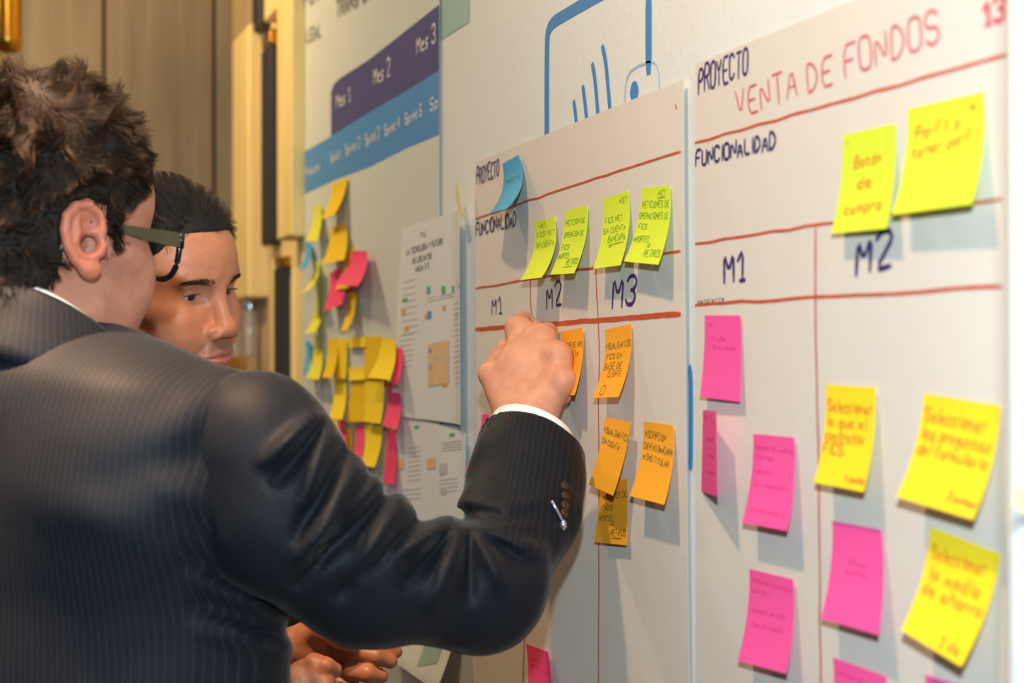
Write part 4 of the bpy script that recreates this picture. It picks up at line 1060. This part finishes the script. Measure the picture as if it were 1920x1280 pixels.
# shirt cuff
def cuff(P):
    cut = ((P - CUT_P) @ CUT_N.astype(np.float32))
    d = chain(P, SL[4:], [r - .0055 for r in SLr[4:]], .05); d = smin(d, ell(P, pc(985, 850, 1.585), (.0395, .04, .04)), .02)
    d = smax(d, np.maximum(cut - .0165, -.05 - cut), .002)
    return np.maximum(d, -(d + .0025)) if False else smax(d, -np.maximum(chain(P, SL[4:], [r - .0085 for r in SLr[4:]], .05), -.02 - cut), .001)
v, q = nets(cuff, (-.06, 1.48, -.15), (.085, 1.68, .01), .0022)
mesh_obj('shirt_cuff', c2w(v), q, M['shirt'], c2w(WR), True, parent=man1)

def hit(sdf, px, py, d0, d1):
    ds = np.linspace(d0, d1, 400); P = np.stack([(px - CX) / F * ds, ds, (CY - py) / F * ds], 1).astype(np.float32)
    s = sdf(P); i = np.argmax(s < 0); return P[i].astype(float) if (s < 0).any() else pc(px, py, (d0 + d1) / 2)
for px, py in ((1057, 912), (1058, 930), (1058, 947), (1057, 962)):
    p = hit(sleeve1, px, py, 1.35, 1.62); n = grad(sleeve1, p[None].astype(np.float32), .003)[0]
    a = np.cross(n, (0, 0, 1)); a /= np.linalg.norm(a); b_ = np.cross(n, a); ang = np.linspace(0, 2 * np.pi, 14, endpoint=False)
    ring = lambda r, h: [c2w(p + n * h + r * (math.cos(t) * a + math.sin(t) * b_)) for t in ang]
    m = MB(); rings = [ring(.0044, -.001), ring(.0044, .0022), ring(.0036, .003), ring(.002, .0022)]
    vv = [x for r_ in rings for x in r_]; ff = [[i * 14 + j, i * 14 + (j + 1) % 14, (i + 1) * 14 + (j + 1) % 14, (i + 1) * 14 + j] for i in range(3) for j in range(14)] + [[42 + j for j in range(14)]]
    m.add(vv, ff).obj('cuff_button', M['button'], None, True, sl)
pp = [hit(sleeve1, x, y, 1.35, 1.62) + np.array([0, -.003, 0]) for x, y in ((1034, 938), (1044, 956), (1053, 973))]
p4 = hit(sleeve1, 1056, 983, 1.35, 1.62) + np.array([0, -.003, 0])
clip = MB(); clip.tube([c2w(p) for p in pp], .0016, 8); clip.tube([c2w(p4 + np.array([0, 0, .005])), c2w(p4 + np.array([0, 0, .002])), c2w(p4 - np.array([0, 0, .002])), c2w(p4 - np.array([0, 0, .005]))], [.001, .0032, .0032, .001], 10)
o = clip.obj('sleeve_clip', M['silver'], None, True, sl)

# body: head, neck, hidden trunk and arms, hands - one mesh
def trunk(P):
    L = (P - TO1.astype(np.float32)) @ TR1.astype(np.float32); d = torso(L) + .03
    d = smin(d, cone(L, (0, -.01, -.1), (0, .0, .02), .06, .055), .02)
    d = np.minimum(d, chain(P, SL[:6], [r - .025 for r in SLr[:6]]))
    d = np.minimum(d, chain(P, [lsh, lel, lwr, lwr + np.array([.01, .05, -.06])], [.045, .035, .027, .026]))
    hd = lwr + np.array([.015, .075, -.09])
    for k in range(4): d = np.minimum(d, cone(P, lwr + np.array([.01, .05, -.06]), hd + np.array([-.02 + .014 * k, .02, -.06 + .006 * abs(k - 1)]), .013, .008))
    d = np.minimum(d, cone(P, lwr + np.array([.01, .04, -.05]), hd + np.array([.035, .01, -.02]), .013, .009))
    for s in (-1, 1):
        hip = TO1 + TR1 @ np.array([s * .09, 0, -.68]); ft = np.array([hip[0], hip[1], -H + .09])
        d = np.minimum(d, chain(P, [hip, (hip + ft) / 2, ft], [.075, .052, .035]))
    return d
tv, tq = nets(trunk, (-.80, 1.1, -H + .03), (.06, 1.82, .05), .012)
hvc = hv @ R1.T + HC1
bv, bq = join((hvc, hq), (gv, gq), (tv, tq)); bc = np.concatenate([hcol, gcol, np.tile(np.array(SKIN1), (len(tv), 1))])
mesh_obj('body', c2w(bv), bq, M['skin1'], rootp, True, {'Col': bc}, parent=man1)
def legs(TO, TR, name, man, mat):
    def f(P):
        d = None
        for s in (-1, 1):
            hip = TO + TR @ np.array([s * .09, 0, -.66]); ft = np.array([hip[0], hip[1], -H + .06])
            e = chain(P, [hip, (hip + ft) / 2, ft], [.105, .08, .062]); d = e if d is None else smin(d, e, .04)
        return np.maximum(d, -H + .035 - P[:, 2])
    c = TO + np.array([0, 0, 0])
    v, q = nets(f, (c[0] - .3, c[1] - .25, -H), (c[0] + .3, c[1] + .25, -.5), .012)
    mesh_obj('trousers', c2w(v), q, mat, c2w(np.array([c[0], c[1], -H + .035])), True, parent=man)
    for s in (-1, 1):
        hip = TO + TR @ np.array([s * .09, 0, -.66]); fw = TR[:, 1]; a = np.array([hip[0], hip[1], -H + .045])
        g = lambda P: np.maximum(smin(cone(P, a - fw * .04, a + fw * .15, .042, .036), cone(P, a, a + np.array([0, 0, .05]), .045, .045), .03), -H + .002 - P[:, 2])
        v, q = nets(g, a - .22, a + .24, .008)
        mesh_obj('shoe', c2w(v), q, M['shoe'], c2w(np.array([a[0], a[1], -H])), True, parent=man)
legs(TO1, TR1, 'trousers', man1, M['trouser'])

# hair of the front man
cap_top = lambda P: np.interp(P[:, 2], [-.09, -.03, .02, .07, .13, .2], [.002, .005, .007, .008, .013, .020])
def hair1_sdf(P):
    d = ell(P, (0, -.002, .05), (.077, .098, .086))
    d = smin(d, ell(P, (0, .037, .045), (.061, .061, .055)), .02)
    d = smin(d, cone(P, (0, -.025, -.02), (0, -.045, -.1), .061, .063), .035)
    t = cap_top(P) - .007 * np.clip((P[:, 1] - .02) / .05, 0, 1)
    d = d - t + .0055 * sines(P, 21, 110) + .003 * sines(P, 22, 240)
    hz = hairline(P[:, 1], .075, -.082, -.012)
    ax = np.abs(P[:, 0])
    d = smax(d, .0015 - np.minimum(ear_sdf(P, 1), ear_sdf(P, -1)), .001)
    return smax(d, (hz - P[:, 2]) * .8, .010)
cv, cq = nets(hair1_sdf, (-.13, -.15, -.12), (.13, .16, .19), .003)
hair1 = mesh_obj('hair', xf1(cv), cq, M['hairbase1'], xf1(np.zeros((1, 3)))[0], True, parent=man1)
ro = scatter(cv, cq, lambda c: (c[:, 2] > hairline(c[:, 1], .075, -.082, -.012) + .002) & (ear_sdf(c.astype(np.float32), 1) > .0055), 36000, 1)
Nn = grad(hair1_sdf, ro.astype(np.float32), .004)
def flow1(P, N):
    z = P[:, 2:3]; y = P[:, 1:2]
    top = np.clip((z - .06) / .06, 0, 1)
    D = np.concatenate([.35 * np.ones_like(z), .7 - .9 * np.clip((y - .02) / .05, 0, 1), -.15 * np.ones_like(z)], 1) * top + np.concatenate([0 * z, -.25 + 0 * z, -1 + 0 * z], 1) * (1 - top)
    D = D + vnoise(P, 31, 60) * (.95 * top + .35) + vnoise(P, 41, 160) * .4
    D = tang(D, N); D /= np.linalg.norm(D, axis=1, keepdims=True) + 1e-6
    return D
topw = np.clip((ro[:, 2] - .02) / .08, 0, 1)
D0 = flow1(ro, Nn) + Nn * (.10 + .14 * topw)[:, None] + np.random.RandomState(3).normal(0, .07, ro.shape); D0 /= np.linalg.norm(D0, axis=1, keepdims=True)
ln = (.011 + .017 * topw) * (1 - .4 * np.clip((ro[:, 1] - .03) / .05, 0, 1)) * np.random.RandomState(4).uniform(.6, 1.25, len(ro))
strands('hair_strands', ro - Nn * .002, D0, ln, M['hair1'], hair1_sdf, .00022, (.0, .003), hair1, xf1, 7, lambda P, t: vnoise(P, 51, 190) * .42, .02, .5, 9, seed=2)

# eyeglasses of the front man (local head frame)
gl = empty('eyeglasses', xf1(np.array([[0, .09, .01]]))[0], 'olive and black framed eyeglasses worn by the man in front', 'glasses')
def loc_tube(pts, r, name, mat, flat_=1.0, n=10, parent=gl):
    return MB().tube(xf1(np.array(pts)), r, n).obj(name, mat, None, True, parent)
def temple(s):
    pts = [(s * .0655, .1, .0155), (s * .068, .085, .0155), (s * .0705, .06, .0165), (s * .0725, .035, .018), (s * .0735, .012, .019), (s * .0745, -.008, .018)]
    hgt = [.0065, .0065, .0055, .0038, .0028, .0024]
    V = []; Fq = []
    for (x, y, z), h in zip(pts, hgt):
        t = .0018
        V += [(x - s * t, y, z - h), (x + s * t, y, z - h), (x + s * t, y, z + h), (x - s * t, y, z + h)]
    for i in range(len(pts) - 1):
        for j in range(4): Fq.append([i * 4 + j, i * 4 + (j + 1) % 4, i * 4 + 4 + (j + 1) % 4, i * 4 + 4 + j])
    Fq += [[3, 2, 1, 0], [20, 21, 22, 23]]
    if s < 0: Fq = [f[::-1] for f in Fq]
    MB().add(xf1(np.array(V)), Fq).obj('temple', M['frame'], None, False, gl)
    tip = MB().tube(xf1(np.array([(s * .0745, -.006, .018), (s * .075, -.02, .012), (s * .073, -.03, -.004), (s * .071, -.034, -.016)])), [.0022, .0024, .0026, .002], 8)
    tip.obj('temple_tip', M['frame'], None, True, gl)
for s in (1, -1): temple(s)
for s in (1, -1):
    rim = [(s * x, y, z) for x, y, z in ((.009, .1045, .010), (.012, .105, .018), (.03, .104, .0215), (.052, .102, .021), (.064, .1, .016), (.0645, .1, .004), (.061, .1, -.010), (.052, .101, -.0185), (.034, .103, -.0205), (.018, .104, -.015), (.011, .1045, -.002), (.009, .1045, .010))]
    MB().tube(xf1(np.array([(s * .0655, .1005, .023), (s * .0655, .1005, .008)])), [.0034, .0030], 8).obj('hinge', M['frameblk'], None, True, gl)
    MB().tube(xf1(chaikin(np.array(rim), 2)), .0028, 8, False).obj('lens_rim', M['frameblk'], None, True, gl)
    a = np.array(rim[:-1]); V = np.concatenate([a + [0, .0006, 0], a - [0, .0006, 0]]); k = len(a)
    fq = [list(range(k)), list(range(2 * k - 1, k - 1, -1))] + [[i, i + k, (i + 1) % k + k, (i + 1) % k] for i in range(k)]
    MB().add(xf1(V), fq).obj('lens', M['lens'], None, False, gl)
MB().tube(xf1(np.array([(-.011, .105, .010), (-.005, .108, .013), (.005, .108, .013), (.011, .105, .010)])), .0022, 8).obj('bridge', M['frameblk'], None, True, gl)

# ================================================================== the second man
HC2 = np.array([-.4, 1.955, .05]); R2 = rot(180 - 60, -9, 8)
head2 = make_head(1.0, True)
off = R2 @ np.array([0, .08, .012]); tgt = pc(393, 551, 1.90); HC2 = tgt - off
root2 = c2w(np.array([HC2[0] - .05, HC2[1] + .03, -H]))
man2 = empty('person', root2, 'dark haired man beside the far end of the wall, face lowered, seen past the shoulder', 'person')
xf2 = l2w(R2, HC2)
fv, fq = nets(head2, (-.115, -.125, -.215), (.115, .14, .15), .0015)
fcol = skin_color(SKIN2, fv, True, .85)
# hands held together in front of him (camera frame)
def hands2(P):
    w = pc(575, 1215, 1.76)
    d = cone(P, pc(500, 1235, 1.78), pc(590, 1208, 1.75), .026, .027)
    d = smin(d, ell(P, pc(598, 1212, 1.745), (.030, .018, .026)), .015)
    k = .003
    d = smin(d, chain(P, [pc(610, 1195, 1.74), pc(660, 1192, 1.725), pc(705, 1208, 1.72), pc(742, 1222, 1.725)], [.0125, .0105, .009, .0072], .003), k)
    d = smin(d, chain(P, [pc(625, 1215, 1.735), pc(668, 1222, 1.715), pc(706, 1230, 1.71), pc(732, 1240, 1.715)], [.0115, .0105, .0095, .0078], .003), k)
    d = smin(d, chain(P, [pc(620, 1240, 1.74), pc(660, 1256, 1.715), pc(690, 1262, 1.705), pc(714, 1268, 1.71)], [.0115, .0108, .0098, .008], .003), k)
    d = smin(d, chain(P, [pc(600, 1250, 1.745), pc(640, 1282, 1.72), pc(668, 1296, 1.712), pc(690, 1300, 1.715)], [.0105, .0098, .009, .0075], .003), k)
    d = smin(d, chain(P, [pc(585, 1190, 1.735), pc(605, 1180, 1.715), pc(635, 1196, 1.70), pc(655, 1206, 1.70)], [.015, .0125, .0105, .0085], .003), .006)
    # the other hand below
    d2 = cone(P, pc(520, 1330, 1.70), pc(572, 1275, 1.70), .026, .022)
    for a, b, c in ((pc(590, 1245, 1.695), pc(612, 1250, 1.69), pc(628, 1256, 1.695)), (pc(592, 1262, 1.69), pc(610, 1280, 1.685), pc(606, 1296, 1.69))):
        d2 = smin(d2, chain(P, [pc(572, 1262, 1.70), a, b, c], [.0135, .0115, .010, .008], .003), .004)
    return np.minimum(d, d2) + .0003 * sines(P, 6, 260)
h2v, h2q = nets(hands2, (-.29, 1.64, -.42), (-.10, 1.82, -.27), .0018)
TO2 = HC2 + np.array([-.045, .045, -.155]); TR2 = rot(180 - 40)
def arms2(P, sh=0.0):
    o = None
    for s, el, hd in ((1, TO2 + TR2 @ np.array([.24, .03, -.34]), pc(470, 1330, 1.74)), (-1, TO2 + TR2 @ np.array([-.22, .05, -.36]), pc(470, 1240, 1.80))):
        a = TO2 + TR2 @ np.array([s * .19, 0, -.085]); e = chain(P, [a, el, hd], [.06 - sh, .05 - sh, .036 - sh * .6], .02); o = e if o is None else np.minimum(o, e)
    return o
def trunk2(P):
    L = (P - TO2.astype(np.float32)) @ TR2.astype(np.float32); d = torso(L, .95) + .03
    d = smin(d, cone(L, (0, -.01, -.1), (0, .0, .03), .058, .054), .02)
    d = np.minimum(d, arms2(P, .02)); d = np.minimum(d, cone(P, pc(470, 1240, 1.80), pc(520, 1232, 1.775), .022, .024)); d = np.minimum(d, cone(P, pc(470, 1330, 1.74), pc(525, 1325, 1.70), .022, .024))
    for s in (-1, 1):
        hip = TO2 + TR2 @ np.array([s * .09, 0, -.66]); ft = np.array([hip[0], hip[1], -H + .09]); d = np.minimum(d, chain(P, [hip, (hip + ft) / 2, ft], [.075, .052, .035]))
    return d
t2v, t2q = nets(trunk2, (-.85, 1.55, -H + .03), (-.1, 2.3, .06), .014)
bv, bq = join((fv @ R2.T + HC2, fq), (h2v, h2q), (t2v, t2q)); bc = np.concatenate([fcol, np.tile(np.array(srgb('#A87056')), (len(h2v), 1)), np.tile(np.array(SKIN2), (len(t2v), 1))])
mesh_obj('body', c2w(bv), bq, M['skin2'], root2, True, {'Col': bc}, parent=man2)
def coat2(P):
    L = (P - TO2.astype(np.float32)) @ TR2.astype(np.float32); d = torso(L, .95) + .002 * sines(P, 13, 25)
    return smin(d, arms2(P), .02)
v, q = nets(coat2, (-.9, 1.5, -1.0), (-.05, 2.35, .06), .009)
mesh_obj('jacket', c2w(v), q, M['suit2'], root2, True, {'stripe': v[:, 0]}, parent=man2)
legs(TO2, TR2, 'trousers', man2, M['trouser'])
# eyes
for s in (1, -1):
    n1, n2 = 24, 16; c = np.array([s * .032, .0672, .012]); V = []
    gz = np.array([s * -.05, 1, -.16]); gz /= np.linalg.norm(gz)
    for i in range(n2 + 1):
        t = math.pi * i / n2
        for j in range(n1):
            a = 2 * math.pi * j / n1; V.append((math.sin(t) * math.cos(a), math.cos(t), math.sin(t) * math.sin(a)))
    V = np.array(V); Bz = np.cross(gz, (1, 0, 0)); Bz /= np.linalg.norm(Bz); Bx = np.cross(Bz, gz)
    V = V[:, :1] * Bx + V[:, 1:2] * gz + V[:, 2:] * Bz
    an = np.arccos(np.clip(V @ gz, -1, 1)); col = np.tile(np.array([.62, .56, .52]), (len(V), 1))
    col[an < .50] = (.045, .022, .010); col[an < .2] = (.004, .004, .004)
    Fq = [[i * n1 + j, (i + 1) * n1 + j, (i + 1) * n1 + (j + 1) % n1, i * n1 + (j + 1) % n1] for i in range(n2) for j in range(n1)]
    if 'eyeball' not in M: M['eyeball'] = attr_mat('eyeball', rough=.08, spec=.5)
    X = xf2(c + V * .0134); mesh_obj('eye', X, Fq, M['eyeball'], X.mean(0), True, {'Col': col}, parent=man2)
# hair: dark, combed sideways
def hair2_sdf(P):
    d = ell(P, (0, -.002, .05), (.077, .098, .086)); d = smin(d, ell(P, (0, .037, .045), (.061, .061, .055)), .02)
    t = np.interp(P[:, 2], [-.05, .02, .07, .13, .2], [.001, .002, .003, .0045, .006])
    t = t * np.clip((P[:, 2] - hairline(P[:, 1], .083, -.055, .0)) / .022, .15, 1)
    d = d - t + .0016 * sines(P, 25, 110)
    return smax(d, (hairline(P[:, 1], .083, -.055, .0) - P[:, 2]) * .8, .008)
cv, cq = nets(hair2_sdf, (-.12, -.14, -.1), (.12, .14, .18), .003)
hair2 = mesh_obj('hair', xf2(cv), cq, M['hairbase2'], xf2(np.zeros((1, 3)))[0], True, parent=man2)
ro = scatter(cv, cq, lambda c: c[:, 2] > hairline(c[:, 1], .083, -.055, .0) + .001, 14000, 5)
Nn = grad(hair2_sdf, ro.astype(np.float32), .004)
z = ro[:, 2:3]; top = np.clip((z - .06) / .05, 0, 1)
D0 = np.concatenate([-.3 + 0 * z, -.95 + 0 * z, .0 + 0 * z], 1) * top + np.concatenate([0 * z, -.5 + 0 * z, -.9 + 0 * z], 1) * (1 - top)
D0 = tang(D0 + vnoise(ro, 61, 50) * .25, Nn); D0 /= np.linalg.norm(D0, axis=1, keepdims=True); D0 = D0 + Nn * .03 + np.random.RandomState(6).normal(0, .05, ro.shape); D0 /= np.linalg.norm(D0, axis=1, keepdims=True)
ln = (.009 + .012 * top[:, 0]) * np.random.RandomState(7).uniform(.7, 1.2, len(ro))
strands('hair_strands', ro - Nn * .002, D0, ln, M['hair2'], hair2_sdf, .00020, (.0, .0015), hair2, xf2, 6, None, .01, .5, 16, seed=3)
# eyebrows and lashes
rsb = np.random.RandomState(8)
for s in (1, -1):
    n = 360; t = rsb.rand(n) ** .85; up = rsb.uniform(-1, 1, n) * (.0042 - .0020 * t)
    x = .013 + .036 * t; zc = .0275 + .0045 * np.sin(np.clip(t * 1.15, 0, 1) * np.pi * .62) - .0015 * t ** 3
    ro = np.stack([s * x, .12 + 0 * x, zc + up], 1).astype(np.float32)
    for _ in range(14): ro = ro - np.stack([0 * x, np.clip(head2(ro), -.02, .02), 0 * x], 1).astype(np.float32)
    Nn = grad(head2, ro, .002); D = np.stack([s * (.55 + .5 * t), -.25 - .3 * t, .65 - 1.0 * t + rsb.normal(0, .15, n)], 1); D = tang(D, Nn) + Nn * .18; D /= np.linalg.norm(D, axis=1, keepdims=True)
    strands('eyebrow', ro, D, rsb.uniform(.005, .009, n), M['brow'], head2, .00012, (.0002, .0009), man2, xf2, 5, seed=9)
    n = 70; t = np.linspace(-1, 1, n); ex = .0128 * t; ez = .0031 - 16.5 * ex ** 2
    dirr = np.stack([ex, np.sqrt(np.maximum(.0150 ** 2 - ex ** 2 - ez ** 2, 1e-8)), ez], 1); ro = (np.array([.032, .0672, .012]) + dirr) * np.array([s, 1, 1])
    D = dirr * np.array([s, 1, 1]) / .0150 + np.array([0, .3, -.35]); D /= np.linalg.norm(D, axis=1, keepdims=True)
    strands('eyelash', ro, D, rsb.uniform(.005, .0075, n), M['hair2'], lambda P: np.full(len(P), .1, np.float32), .00022, (0, 0), man2, xf2, 5, lambda P, t: np.array([0, 0, .12]), seed=10)
